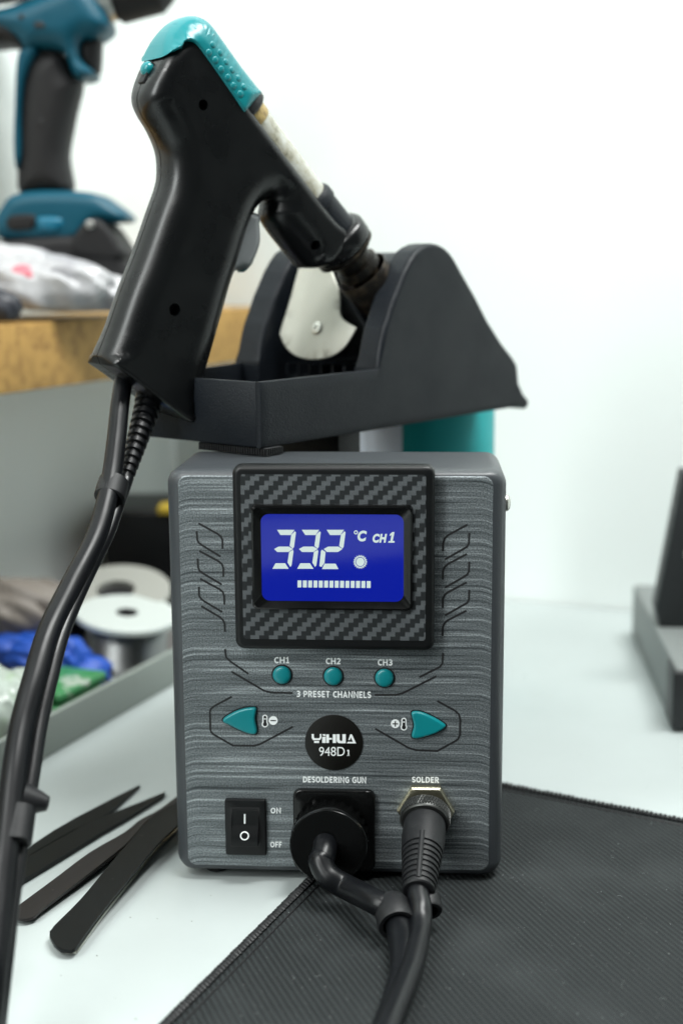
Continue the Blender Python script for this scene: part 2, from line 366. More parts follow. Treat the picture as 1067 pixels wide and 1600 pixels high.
def matcloth():
    m = bpy.data.materials.new("ribbed_mat_cloth"); m.use_nodes = True; nt = m.node_tree; b = nt.nodes["Principled BSDF"]
    tc = N_(nt, "ShaderNodeTexCoord"); mp = N_(nt, "ShaderNodeMapping"); mp.inputs["Rotation"].default_value = (0, 0, math.radians(-24))
    # bring the ribs' direction (24 degrees left of straight back) onto the texture's y axis
    nt.links.new(tc.outputs["Object"], mp.inputs[0]); sp = N_(nt, "ShaderNodeSeparateXYZ"); nt.links.new(mp.outputs[0], sp.inputs[0])
    rib = math_(nt, 'SINE', math_(nt, 'MULTIPLY', sp.outputs[0], 2*math.pi/0.0023))
    cross = math_(nt, 'SINE', math_(nt, 'MULTIPLY', math_(nt, 'ADD', sp.outputs[1], math_(nt, 'MULTIPLY', sp.outputs[0], 0.6)), 2*math.pi/0.0009))
    hgt = math_(nt, 'MULTIPLY_ADD', cross, 0.4, rib)
    n1 = N_(nt, "ShaderNodeTexNoise"); n1.inputs["Scale"].default_value = 22; n1.inputs["Detail"].default_value = 6; nt.links.new(tc.outputs["Object"], n1.inputs["Vector"])
    n2 = N_(nt, "ShaderNodeTexNoise"); n2.inputs["Scale"].default_value = 900; n2.inputs["Detail"].default_value = 2; nt.links.new(tc.outputs["Object"], n2.inputs["Vector"])
    mr = N_(nt, "ShaderNodeMapRange"); mr.inputs[1].default_value = -1.4; mr.inputs[2].default_value = 1.4; nt.links.new(hgt, mr.inputs[0])
    c = N_(nt, "ShaderNodeMix", data_type='RGBA'); c.inputs[6].default_value = (0.003, 0.0038, 0.0042, 1); c.inputs[7].default_value = (0.021, 0.026, 0.027, 1); nt.links.new(mr.outputs[0], c.inputs[0])
    dust = N_(nt, "ShaderNodeValToRGB"); dust.color_ramp.elements[0].position = 0.48; dust.color_ramp.elements[1].position = 0.74
    dust.color_ramp.elements[0].color = (0, 0, 0, 1); dust.color_ramp.elements[1].color = (0.5, 0.5, 0.5, 1); nt.links.new(n1.outputs["Fac"], dust.inputs[0])
    c2 = N_(nt, "ShaderNodeMix", data_type='RGBA'); nt.links.new(dust.outputs[0], c2.inputs[0]); nt.links.new(c.outputs[2], c2.inputs[6]); c2.inputs[7].default_value = (0.034, 0.039, 0.040, 1)
    lint = N_(nt, "ShaderNodeValToRGB"); lint.color_ramp.elements[0].position = 0.70; lint.color_ramp.elements[1].position = 0.74; nt.links.new(n2.outputs["Fac"], lint.inputs[0])
    c3 = N_(nt, "ShaderNodeMix", data_type='RGBA'); nt.links.new(math_(nt, 'MULTIPLY', lint.outputs[0], 0.6), c3.inputs[0]); nt.links.new(c2.outputs[2], c3.inputs[6]); c3.inputs[7].default_value = (0.2, 0.2, 0.2, 1)
    nt.links.new(c3.outputs[2], b.inputs["Base Color"]); b.inputs["Roughness"].default_value = 0.75; b.inputs["Specular IOR Level"].default_value = 0.25
    bp = N_(nt, "ShaderNodeBump"); bp.inputs["Strength"].default_value = 0.6; bp.inputs["Distance"].default_value = 0.0003
    nt.links.new(hgt, bp.inputs["Height"]); nt.links.new(bp.outputs[0], b.inputs["Normal"])
    return m
M_mat = matcloth()
def wood_mat():
    m = mat("particle_board", (0.42, 0.245, 0.065), 0.7, blotch=(130, (0.20, 0.10, 0.025), 0.47, 0.70), grain=(200, 0.3, 0.0005)); return m
M_wood = wood_mat()
def screen_mat():
    m = mat("lcd_blue", (0.002, 0.003, 0.02), 0.06, emit=(0.0, 0.006, 0.25), estr=1.0, spec=0.5); return m
M_screen = screen_mat()

# ------------------------------------------------------------------ setting: table, walls, shelf
def dirv(deg): a = math.radians(deg); return np.array([math.sin(a), math.cos(a), 0.0])
ROOM = 19.5                                     # the room runs 19.5 degrees off the station
RD, RX = dirv(ROOM), dirv(ROOM+90)              # along the side wall / along the back wall
Zup = np.array([0, 0, 1.0])
back0 = at_z(900, 947, 0.0)                     # foot of the back wall
bm = mb(); add_box(bm, (-1.6, -1.3, -0.03), (1.2, 0.0, 0.0), 0.0, (RX, RD, Zup), back0+RD*(-0.002))
table = tag(mesh_obj("worktable", bm, M_table, smooth=False), "white worktable top under the tools and the black mat", "table")
bm = mb(); add_box(bm, (-1.6, 0.0, -0.6), (1.6, 0.05, 1.4), 0, (RX, RD, Zup), back0)
tag(mesh_obj("back_wall", bm, M_wall, smooth=False), kind="structure")
# shelf board: lower front edge seen at (0,617)-(157,595), 35 mm thick
SZ = 0.1720
sh0 = at_z(0, 617, SZ); shd = at_z(157, 595, SZ)-sh0; shd /= np.linalg.norm(shd)
tt = np.dot(back0-sh0, RD)/np.dot(shd, RD)      # reaches the back wall
side_n = np.array([-shd[1], shd[0], 0.0])       # away from the worker
STH = 0.0380
bm = mb(); add_box(bm, (-0.5, 0.0, 0.0), (tt-0.012, 0.082, STH), 0.0008, (shd, side_n, Zup), sh0+Zup*SZ-Zup*sh0[2])
shelf = tag(mesh_obj("shelf_board", bm, M_wood), "thick brown particle board shelf with a raw edge, under the drill", "shelf")
SHELF_TOP = SZ+STH
bm = mb(); add_box(bm, (-0.9, 0.085, -0.03), (tt+0.25, 0.12, 1.4), 0, (shd, side_n, Zup), sh0*np.array([1, 1, 0]))
tag(mesh_obj("side_wall", bm, M_wall, smooth=False), kind="structure")

# ------------------------------------------------------------------ mat
A0 = at_z(480, 1385); Ad = at_z(480, 1385)-at_z(265, 1600); Ad /= np.linalg.norm(Ad)
B0 = at_z(788, 1234); Bd = at_z(1067, 1290)-B0; Bd /= np.linalg.norm(Bd)
k = np.linalg.solve(np.array([[Ad[0], -Bd[0]], [Ad[1], -Bd[1]]]), (B0-A0)[:2]); corner = A0+Ad*k[0]
root = empty("work_mat", corner, "black ribbed fabric mat with a stitched edge, under the station", "mat")
MT = 0.0022
quad = [corner-Ad*0.62, corner-Ad*0.62+Bd*0.6, corner+Bd*0.6, corner]
bm = mb(); n0 = 40
P2 = [(0, 0), (-0.70, 0), (-0.70, 0.6), (0, 0.6)]
bm2 = []
v = []
for z in (0.0004, MT): v += [corner+Ad*a+Bd*b+Zup*z for a, b in P2]
add_faces(bm, v, [(0, 1, 2, 3), (4, 5, 6, 7), (0, 1, 5, 4), (1, 2, 6, 5), (2, 3, 7, 6), (3, 0, 4, 7)])
mesh_obj("mat_sheet", bm, M_mat, root, smooth=False)
bm = mb()
def stitches(p, d, length, inner):
    s = 0.0
    while s < length:
        c = p+d*s; j = 0.0002*random.uniform(-1, 1)
        a = c-inner*0.0007+Zup*0.0012; e = c+d*0.0006+inner*0.0026+Zup*(MT+0.0001)
        add_tube(bm, [a, (a+e)/2+Zup*(0.0013+j)-inner*0.0004, e], 0.00098, seg=8, smooth=3)
        s += 0.00205
stitches(corner, -Ad, 0.40, Bd); stitches(corner, Bd, 0.18, -Ad)
mesh_obj("stitched_edge", bm, M_rubber, root)
bm = mb()
for p, d, q, l in ((corner, -Ad, Bd, 0.40), (corner, Bd, -Ad, 0.18)):
    add_tube(bm, [p+q*0.0058+d*0.006+Zup*(MT+0.0001), p+q*0.0058+d*l+Zup*(MT+0.0001)], 0.0004, seg=6, smooth=0)
mesh_obj("seam_line", bm, M_dark, root)

# ------------------------------------------------------------------ soldering station
station = empty("soldering_station", (0, 0.03, 0), "grey streaked soldering station with a blue display reading 332", "soldering station")
W2, ZB, ZT, YB = 0.065, 0.0035, 0.1665, 0.055
def rr_ring(ix, izt, izb, rad, y):
    return [(x, y, z) for x, z in rrect(-W2+ix, W2-ix, ZB+izb, ZT-izt, rad, 8)]
def loft(bm, rings, cap=(True, True)):
    V = [[bm.verts.new(Vector(p)) for p in r] for r in rings]; n = len(V[0])
    for a, b in zip(V, V[1:]):
        for k in range(n): bm.faces.new((a[k], a[(k+1) % n], b[(k+1) % n], b[k]))
    if cap[0]: bm.faces.new(V[0])
    if cap[1]: bm.faces.new(V[-1])
bm = mb()
loft(bm, [rr_ring(0.0052, 0.0022, 0.0030, 0.0035, 0.0003), rr_ring(0.0040, 0.0015, 0.0018, 0.0042, 0.0006), rr_ring(0.0018, 0.0007, 0.0007, 0.0052, 0.0021),
          rr_ring(0.0006, 0.0002, 0.0002, 0.006, 0.0042), rr_ring(0, 0, 0, 0.006, 0.0072), rr_ring(0.0004, 0, 0, 0.006, YB-0.003), rr_ring(0.0012, 0.0006, 0.0006, 0.006, YB-0.0005), rr_ring(0.004, 0.003, 0.003, 0.005, YB)], (False, True))
mesh_obj("case_front", bm, M_side, station, sharp=60)
bm = mb()
loft(bm, [rr_ring(0.0052, 0.0022, 0.0030, 0.0035, 0.0003), rr_ring(0.0055, 0.0026, 0.0033, 0.0035, 0.0)], (False, True))
mesh_obj("front_panel", bm, M_panel, station, sharp=20)
bm = mb(); add_box(bm, (-0.0615, YB, 0.0045), (0.0615, 0.135, 0.148), 0.002)
mesh_obj("rear_case", bm, M_side, station)
bm = mb()
for x, y in ((-0.05, 0.012), (0.05, 0.012), (-0.05, 0.12), (0.05, 0.12)):
    zf = 0.0022 if x > 0 else 0.0
    bm2 = mb(); add_lathe(bm2, (x, y, zf), (0, 0, 1), [(0, 0.004), (0.0004, 0.0045), (0.0046-zf, 0.0045)], 20)
    mesh_obj("rubber_foot", bm2, M_rubber, station)
bm.free()
bm = mb(); sp_ = at_y(795.5, 787, 0.012); add_lathe(bm, (W2-0.0002, 0.014, sp_[2]), (1, 0, 0), [(0, 0.0034), (0.0012, 0.0033), (0.0020, 0.0024), (0.0023, 0.001)], 24)
mesh_obj("side_screw", bm, M_steel, station)

PY = -0.006                                             # face of the display housing
hx0, hz1 = at_y(362, 727, PY)[0], at_y(362, 727, PY)[2]; hx1, hz0 = at_y(678, 1018, PY)[0], at_y(678, 1018, PY)[2]
FR = lambda y: (np.array([0, y, 0]), np.array([1.0, 0, 0]), np.array([0, 0, 1.0]), np.array([0, -1.0, 0]))
bm = mb()
pillow(bm, rrect(hx0, hx1, hz0, hz1, 0.0035, 6), 0.0022, 0.0062, 0, FR(0.0), h=0.0012, grid=0.01, zf=-0.0002)
housing = mesh_obj("display_housing", bm, M_black, station)
bm = mb(); ci = 0.0033
add_faces(bm, [(x, PY-0.00035, z) for x, z in rrect(hx0+ci, hx1-ci, hz0+ci+0.001, hz1-ci, 0.0012, 4)], [list(range(20))])
mesh_obj("carbon_face", bm, M_carbon, housing, smooth=False)
def Pp(u, v, y=0.0): p = at_y(u, v, y); return (p[0], p[2])
# bezel: glossy frame sloping in to the screen
bx0, bz1 = Pp(391, 788, -0.0075); bx1, bz0 = Pp(645, 955, -0.0075)
sx0, sz1 = Pp(409, 803, -0.0052); sx1, sz0 = Pp(629.5, 938, -0.0052)
bm = mb()
def ringf(x0, x1, z0, z1, r, y): return [(x, y, z) for x, z in rrect(x0, x1, z0, z1, r, 6)]
loft(bm, [ringf(bx0, bx1, bz0, bz1, 0.002, -0.0060), ringf(bx0+0.0003, bx1-0.0003, bz0+0.0003, bz1-0.0003, 0.002, -0.0078), ringf(bx0+0.0010, bx1-0.0010, bz0+0.0010, bz1-0.0010, 0.002, -0.0081),
          ringf(sx0-0.0006, sx1+0.0006, sz0-0.0006, sz1+0.0006, 0.0032, -0.0068), ringf(sx0-0.0001, sx1+0.0001, sz0-0.0001, sz1+0.0001, 0.003, -0.0066)], (False, False))
mesh_obj("display_bezel", bm, M_gloss, housing, sharp=25)
bm = mb(); add_faces(bm, ringf(sx0-0.0003, sx1+0.0003, sz0-0.0003, sz1+0.0003, 0.003, -0.00665), [list(range(28))])
mesh_obj("display_screen", bm, M_screen, housing, smooth=False)
YS = -0.0068
def flat_polys(name, polys, m, parent, y, th=0.0):
    bm = mb()
    for p in polys:
        add_faces(bm, [(*((lambda q: (q[0], y, q[1]))(Pp(u, v, y))),) for u, v in p], [list(range(len(p)))])
    return mesh_obj(name, bm, m, parent, smooth=False)
L = zm(4.268, 395, 780)
def digit(shift, two=False):
    segs = [[(162, 204), (278, 204), (254, 239), (185, 239)], [(281, 213), (288, 222), (275, 318), (267, 329), (246, 312), (257, 238)],
            [(143, 332), (172, 316), (240, 316), (268, 332), (238, 352), (163, 352)],
            [(152, 427), (216, 427), (240, 464), (131, 464)] if not two else [(148, 430), (222, 430), (241, 466), (131, 466)]]
    segs.append([(267, 338), (272, 346), (259, 440), (250, 452), (232, 422), (243, 352)] if not two else [(131, 336), (155, 352), (148, 424), (128, 452), (114, 446), (124, 346)])
    return [L([(x+shift, y) for x, y in s]) for s in segs]
polys = digit(0)+digit(165)+digit(330, True)
polys += [L([(299+35.4*i, 542+0.3*i), (325+35.4*i, 542+0.3*i), (324.5+35.4*i, 588+0.3*i), (298.5+35.4*i, 588+0.3*i)]) for i in range(14)]
bm = mb()
for p in polys: add_faces(bm, [(Pp(u, v, YS)[0], YS, Pp(u, v, YS)[1]) for u, v in p], [list(range(len(p)))])
sunc = L([(716, 418)])[0]
def ringpoly(r0, r1, cx, cy, n=40, teeth=0):
    out = []
    for i in range(n):
        a, b = 2*math.pi*i/n, 2*math.pi*(i+1)/n
        ra = r1 if not teeth else r1+(2.2 if i % 2 == 0 else -0.6)/1; rb = r1 if not teeth else r1+(2.2 if (i+1) % 2 == 0 else -0.6)
        out.append([(cx+r0*math.cos(a), cy+r0*math.sin(a)), (cx+ra*math.cos(a), cy+ra*math.sin(a)), (cx+rb*math.cos(b), cy+rb*math.sin(b)), (cx+r0*math.cos(b), cy+r0*math.sin(b))])
    return out
pl = ringpoly(7.6, 9.3, *sunc, n=36, teeth=1)+[[(sunc[0]+6.6*math.cos(a), sunc[1]+6.6*math.sin(a)) for a in np.linspace(0, 2*math.pi, 30, endpoint=False)]]
dg = L([(687, 221)])[0]; pl += ringpoly(1.7, 3.2, *dg, n=20)
pl += [L([(914, 232), (930, 219), (944, 219), (932, 279), (945, 279), (943, 290), (902, 290), (904, 279), (916, 279), (924, 240), (912, 245)])]
for p in pl: add_faces(bm, [(Pp(u, v, YS)[0], YS, Pp(u, v, YS)[1]) for u, v in p], [list(range(len(p)))])
mesh_obj("display_digits", bm, M_lcdw, housing, smooth=False)

def text_bm(bm, s, u0, u1, v0, v1, y, bold=0.0, shear=0.0, fit=True, mi=0):
    """letters in the panel's plane, filling the measured box"""
    cu = bpy.data.curves.new("t", 'FONT'); cu.body = s; cu.offset = bold; cu.space_character = 1.0+bold*2.2; cu.shear = shear; cu.resolution_u = 6
    ob = bpy.data.objects.new("t", cu); link(ob); dg_ = bpy.context.evaluated_depsgraph_get(); me = ob.evaluated_get(dg_).to_mesh()
    V = np.array([v.co[:] for v in me.vertices])[:, :2]; F = [list(p.vertices) for p in me.polygons]; ob.evaluated_get(dg_).to_mesh_clear()
    lo, hi = V.min(0), V.max(0); q = (V-lo)/(hi-lo)
    bpy.data.objects.remove(ob); bpy.data.curves.remove(cu)
    p00, p10, p01, p11 = [np.array(Pp(u, v, y)) for u, v in ((u0, v1[0] if isinstance(v1, tuple) else v1), (u1, v1[1] if isinstance(v1, tuple) else v1), (u0, v0[0] if isinstance(v0, tuple) else v0), (u1, v0[1] if isinstance(v0, tuple) else v0))]
    pts = [(1-a)*(1-b)*p00+a*(1-b)*p10+(1-a)*b*p01+a*b*p11 for a, b in q]
    add_faces(bm, [(p[0], y, p[1]) for p in pts], F, mi)
def lettering(name, items, m, parent, y):
    bm = mb()
    for it in items: text_bm(bm, it[0], it[1], it[2], it[3], it[4], y, *(it[5:]))
    return mesh_obj(name, bm, m, parent, smooth=False)
lettering("display_lettering", [("C", 558.5, 573, 829, 846, 0.05, 0.18), ("CH", 582, 604.5, 834, 848, 0.055, 0.2)], M_lcdw, housing, YS)

YP = -0.00012
def arc_(cx, cy, rx, ry, a0, a1, n=12): return [(cx+rx*math.cos(math.radians(a0+(a1-a0)*i/n)), cy+ry*math.sin(math.radians(a0+(a1-a0)*i/n))) for i in range(n+1)]
GLYPH = {   # heavy upright capitals as centre lines: (width, strokes)
 'C': (0.66, [arc_(.42, .5, .32, .40, 48, 312)]), 'H': (0.74, [[(.1, 0), (.1, 1)], [(.64, 0), (.64, 1)], [(.1, .5), (.64, .5)]]),
 '1': (0.50, [[(.06, .74), (.28, .90), (.28, 0)], [(.04, .1), (.50, .1)]]),
 '2': (0.60, [[(.08, .78)]+arc_(.30, .68, .21, .22, 140, -30)+[(.12, .1), (.58, .1)]]),
 '3': (0.60, [[(.07, .84)]+arc_(.26, .70, .23, .20, 110, -90)+[(.18, .5)], [(.18, .5)]+arc_(.26, .29, .25, .20, 90, -120)+[(.04, .18)]]),
 'P': (0.64, [[(.1, 0), (.1, .9), (.30, .9)]+arc_(.32, .66, .22, .24, 90, -90)+[(.12, .42)]]),
 'R': (0.68, [[(.1, 0), (.1, .9), (.30, .9)]+arc_(.32, .68, .22, .22, 90, -90)+[(.12, .46)], [(.32, .48), (.60, .0)]]),
 'E': (0.58, [[(.56, .9), (.1, .9), (.1, .1), (.56, .1)], [(.1, .5), (.50, .5)]]), 'F': (0.54, [[(.54, .9), (.1, .9), (.1, 0)], [(.1, .48), (.48, .48)]]),
 'S': (0.58, [[(.52, .80)]+arc_(.29, .70, .20, .20, 60, 250)+arc_(.29, .30, .21, .20, 70, -130)+[(.04, .18)]]),
 'T': (0.60, [[(.0, .9), (.60, .9)], [(.30, .9), (.30, 0)]]), 'A': (0.74, [[(.07, 0), (.37, .93), (.67, 0)], [(.18, .28), (.56, .28)]]),
 'N': (0.76, [[(.1, 0), (.1, .95), (.66, .05), (.66, 1)]]), 'L': (0.54, [[(.1, 1), (.1, .1), (.54, .1)]]),
 'D': (0.74, [[(.30, .1), (.1, .1), (.1, .9), (.28, .9)]+arc_(.30, .5, .34, .40, 90, -90)]), 'O': (0.80, [arc_(.40, .5, .31, .40, 90, 450, 20)]),
 'I': (0.22, [[(.11, 0), (.11, 1)]]), 'G': (0.74, [arc_(.42, .5, .32, .40, 48, 300)+[(.64, .2), (.64, .48), (.42, .48)]]),
 'U': (0.74, [[(.1, 1), (.1, .4)]+arc_(.37, .38, .27, .28, 180, 360)+[(.64, 1)]]), ' ': (0.28, [])}
def heavy_text(s_, u0, u1, v0, v1, y=YP, th=0.20):
    v0 = v0 if isinstance(v0, tuple) else (v0, v0); v1 = v1 if isinstance(v1, tuple) else (v1, v1)
    tot = sum(GLYPH[c][0] for c in s_)+0.13*(len(s_)-1); bm = mb(); x = 0.0; k = 0
    def place(p, k):
        a = p[0]/tot; yy = y-0.000004*k; u = u0+(u1-u0)*a; vt = v0[0]+(v0[1]-v0[0])*a; vb = v1[0]+(v1[1]-v1[0])*a
        q = Pp(u, vb+(vt-vb)*p[1], yy); return (q[0], yy, q[1])
    for c in s_:
        wd, st = GLYPH[c]
        for pl_ in st:
            P = [np.array(p, float)+np.array([x, 0]) for p in pl_]; n = len(P); Lf, Rt = [], []
            for i in range(n):
                d0 = P[i]-P[i-1] if i else P[1]-P[0]; d1 = P[i+1]-P[i] if i < n-1 else d0
                d0 = d0/(np.linalg.norm(d0)+1e-9); d1 = d1/(np.linalg.norm(d1)+1e-9)
                n0, n1 = np.array([-d0[1], d0[0]]), np.array([-d1[1], d1[0]]); m = n0+n1; m /= np.linalg.norm(m)+1e-9
                m = m*(th/2)/max(0.5, m @ n0); Lf.append(P[i]+m); Rt.append(P[i]-m)
            add_faces(bm, [place(p, k) for p in Lf]+[place(p, k) for p in Rt], [(i, i+1, n+i+1, n+i) for i in range(n-1)]); k += 1
        x += wd+0.13
    return mesh_obj("lettering", bm, M_white, station, smooth=False)
for it in (("CH1", 428.5, 452, 1026.5, 1036.5), ("CH2", 509, 532, 1028, 1038), ("CH3", 590, 613, 1030, 1040), ("3 PRESET CHANNELS", 463.5, 579.5, (1079, 1080.5), (1089, 1091)),
           ("DESOLDERING GUN", 473.5, 572, (1213, 1214), (1222.5, 1224)), ("SOLDER", 643.5, 685.5, (1213.5, 1214), (1222.5, 1223.5)), ("ON", 423, 439, 1262, 1271), ("OFF", 422.5, 440.5, 1315, 1324)):
    heavy_text(*it)
# engraved lines
def ribbon(bm, pts, wdt, y):
    P = [np.array(Pp(u, v, y)) for u, v in pts]; n = len(P); Lf, Rt = [], []
    for i in range(n):
        t = P[min(i+1, n-1)]-P[max(i-1, 0)]; t /= np.linalg.norm(t); nn = np.array([-t[1], t[0]])*wdt/2
        Lf.append(P[i]+nn); Rt.append(P[i]-nn)
    add_faces(bm, [(p[0], y, p[1]) for p in Lf]+[(p[0], y, p[1]) for p in Rt], [(i, i+1, n+i+1, n+i) for i in range(n-1)])
z5, z6, z8, z3, z4 = zm(3.557, 250, 680), zm(3.557, 520, 680), zm(3.442, 510, 1000), zm(6.669, 320, 1080), zm(2.964, 340, 1010)
lines = [z5(p) for p in ([(215, 490), (320, 548), (340, 565), (348, 585), (348, 632)], [(205, 533), (208, 580), (216, 597), (235, 612), (338, 675)], [(219, 643), (325, 700), (345, 717), (353, 740), (353, 787)],
         [(210, 685), (213, 735), (222, 755), (240, 768), (344, 830)], [(224, 798), (330, 855), (350, 872), (357, 895), (359, 942)], [(217, 843), (218, 890), (228, 908), (245, 922), (347, 983)], [(230, 950), (335, 1012), (352, 1030), (360, 1048), (362, 1093)])]
lines += [z6(p) for p in ([(747, 497), (640, 555), (620, 575), (612, 600), (611, 645)], [(757, 543), (755, 600), (745, 620), (725, 632), (622, 690)], [(744, 660), (640, 715), (620, 733), (611, 755), (610, 803)],
         [(757, 703), (755, 755), (745, 775), (722, 790), (622, 847)], [(742, 818), (640, 872), (620, 888), (611, 910), (610, 960)], [(757, 860), (755, 912), (745, 932), (722, 945), (622, 1002)], [(741, 975), (635, 1030), (618, 1047), (610, 1068), (609, 1116)])]
lines += [z4(p) for p in ([(35, 12), (40, 50), (60, 70), (143, 127)], [(65, 117), (215, 205), (250, 214), (348, 216)], [(1043, 30), (1040, 78), (1028, 95), (933, 143)], [(1012, 138), (860, 215), (825, 225), (727, 225)])]
lines += [z3([(283, 57), (100, 155), (65, 185), (55, 215), (60, 400), (70, 430), (100, 455), (295, 567), (515, 569), (580, 550), (918, 370)]),
          z8([(595, 328), (690, 380), (712, 400), (718, 430), (717, 510), (705, 535), (680, 550), (595, 597), (480, 592), (440, 580), (262, 477)])]
for l in lines:
    bm = mb(); ribbon(bm, l, 0.00078, -0.00008); mesh_obj("engraved_line", bm, M_dark, station, smooth=False)
# preset buttons
for u, v in ((440.5, 1055.5), (520.5, 1057.5), (600.5, 1060)):
    c = at_y(u, v, -0.001); bm = mb()
    add_lathe(bm, (c[0], 0, c[2]), (0, -1, 0), [(-0.0005, 0.0036), (0.0006, 0.0036), (0.0011, 0.0034), (0.0015, 0.0027), (0.0017, 0.0015), (0.00175, 0.0003)], 36)
    b_ = mesh_obj("preset_button", bm, M_teal, station, sharp=60)
    bm = mb(); add_lathe(bm, (c[0], 0, c[2]), (0, -1, 0), [(0.0, 0.0042), (0.00015, 0.0041), (0.00016, 0.0036)], 36, cap=False); mesh_obj("button_gap", bm, M_dark, b_)
ar1 = z3([(190, 305), (205, 280), (260, 245), (340, 205), (430, 180), (505, 172), (530, 180), (538, 205), (525, 290), (545, 400), (541, 432), (515, 450), (450, 440), (350, 400), (240, 345), (200, 325)])
ar2 = z8([(640, 462), (632, 475), (590, 500), (530, 520), (490, 530), (465, 527), (458, 512), (470, 460), (457, 405), (460, 390), (480, 385), (520, 393), (580, 420), (625, 447)])
for ar in (ar1, ar2):
    pts = [Pp(u, v, -0.001) for u, v in ar]; bm = mb()
    pillow(bm, smooth_poly(pts, 4), 0.0009, 0.0017, 0, FR(0), h=0.0005, grid=0.0015, zf=0.0005)
    b_ = mesh_obj("arrow_button", bm, M_teal, station, sharp=50)
    c = np.mean(pts, 0); bm = mb(); op = smooth_poly([tuple(np.array(p)+(np.array(p)-c)/np.linalg.norm(np.array(p)-c)*0.0006) for p in pts], 4)
    add_faces(bm, [(p[0], -0.0001, p[1]) for p in op], [list(range(len(op)))]); mesh_obj("button_gap", bm, M_dark, b_, smooth=False)
# thermometer signs
def capsule(cx, y0, y1, r0, yb, rb, sc_=1):
    pts = [(cx+r0*math.cos(a), y0+r0+r0*math.sin(a)) for a in np.linspace(math.pi, 2*math.pi, 12)]
    a0 = math.asin(min(1, r0/rb))
    pts += [(cx+rb*math.sin(t), yb-rb*math.cos(t)) for t in np.linspace(a0, 2*math.pi-a0, 24)]
    return pts
def disc(cx, cy, r, n=28): return [(cx+r*math.cos(a), cy+r*math.sin(a)) for a in np.linspace(0, 2*math.pi, n, endpoint=False)]
for nm, cu_, cd, sg in (("minus", 414.1, (427.0, 1125.8), 0), ("plus", 630.8, (617.3, 1130.8), 1)):
    oy = 0 if not sg else 4.8; bmw, bmk = mb(), mb()
    for b__, ps, yy in ((bmw, [capsule(cu_, 1116.6+oy, 0, 4.0, 1131.6+oy, 5.0), disc(*cd, 6.9)], YP), (bmk, [capsule(cu_, 1118.4+oy, 0, 2.2, 1131.6+oy, 3.2)], YP-0.0001), (bmw, [[(cu_-1.5, 1122.5+oy), (cu_+1.5, 1122.5+oy), (cu_+1.5, 1124.2+oy), (cu_-1.5, 1124.2+oy)]], YP-0.0002)):
        for p in ps: add_faces(b__, [(Pp(u, v, yy)[0], yy, Pp(u, v, yy)[1]) for u, v in p], [list(range(len(p)))])
    bars = [[(cd[0]-4.3, cd[1]-0.8), (cd[0]+4.3, cd[1]-0.8), (cd[0]+4.3, cd[1]+0.9), (cd[0]-4.3, cd[1]+0.9)]]
    if sg: bars.append([(cd[0]-0.9, cd[1]-4.3), (cd[0]+0.9, cd[1]-4.3), (cd[0]+0.9, cd[1]+4.3), (cd[0]-0.9, cd[1]+4.3)])
    for i, p in enumerate(bars): add_faces(bmk, [(Pp(u, v, YP-0.0001)[0], YP-0.0001-0.00003*i, Pp(u, v, YP)[1]) for u, v in p], [list(range(4))])
    s_ = mesh_obj("temperature_sign", bmw, M_white, station, smooth=False); mesh_obj("sign_detail", bmk, M_dark, s_, smooth=False)
# badge
bc = at_y(521.5, 1160.5, -0.0004); br_ = 46.2*0.545/2222*1.0
bm = mb(); add_lathe(bm, (bc[0], 0, bc[2]), (0, -1, 0), [(0, br_), (0.0004, br_), (0.0005, br_-0.0002), (0.0005, 0.0001)], 72, cap=False)
badge = mesh_obj("badge", bm, M_badge, station)
bm = mb(); Bz = zm(9.278, 465, 1110)
yb = -0.00062
for p in ([(203, 342), (236, 342), (236, 385), (246, 404), (312, 404), (322, 385), (322, 342), (345, 342), (345, 400), (325, 430), (225, 432), (205, 405)], [(240, 443), (312, 443), (312, 472), (240, 472)],
          [(358, 345), (406, 345), (406, 369), (372, 369)], [(356, 385), (406, 380), (406, 472), (356, 472)], [(414, 347), (455, 347), (455, 398), (498, 398), (498, 424), (455, 424), (455, 472), (414, 472)],
          [(508, 347), (556, 347), (556, 472), (508, 472)], [(566, 345), (608, 345), (608, 425), (620, 442), (648, 442), (648, 345), (697, 345), (697, 476), (600, 476), (575, 462), (566, 440)],
          [(762, 347), (786, 347), (847, 478), (714, 478), (725, 455), (800, 455), (772, 392), (757, 430), (740, 430), (733, 430)]):
    add_faces(bm, [(Pp(u, v, yb)[0], yb, Pp(u, v, yb)[1]) for u, v in Bz(p)], [list(range(len(p)))])
text_bm(bm, "948D", 498.5, 538.5, 1167, 1181.2, yb, 0.0)
for p in ([(718, 573), (746, 573), (746, 660), (728, 660), (728, 592), (718, 592)], [(715, 648), (752, 648), (752, 661), (715, 661)]):
    add_faces(bm, [(Pp(u, v, yb)[0], yb-0.00003, Pp(u, v, yb)[1]) for u, v in Bz(p)], [list(range(len(p)))])
mesh_obj("badge_lettering", bm, M_white, badge, smooth=False)
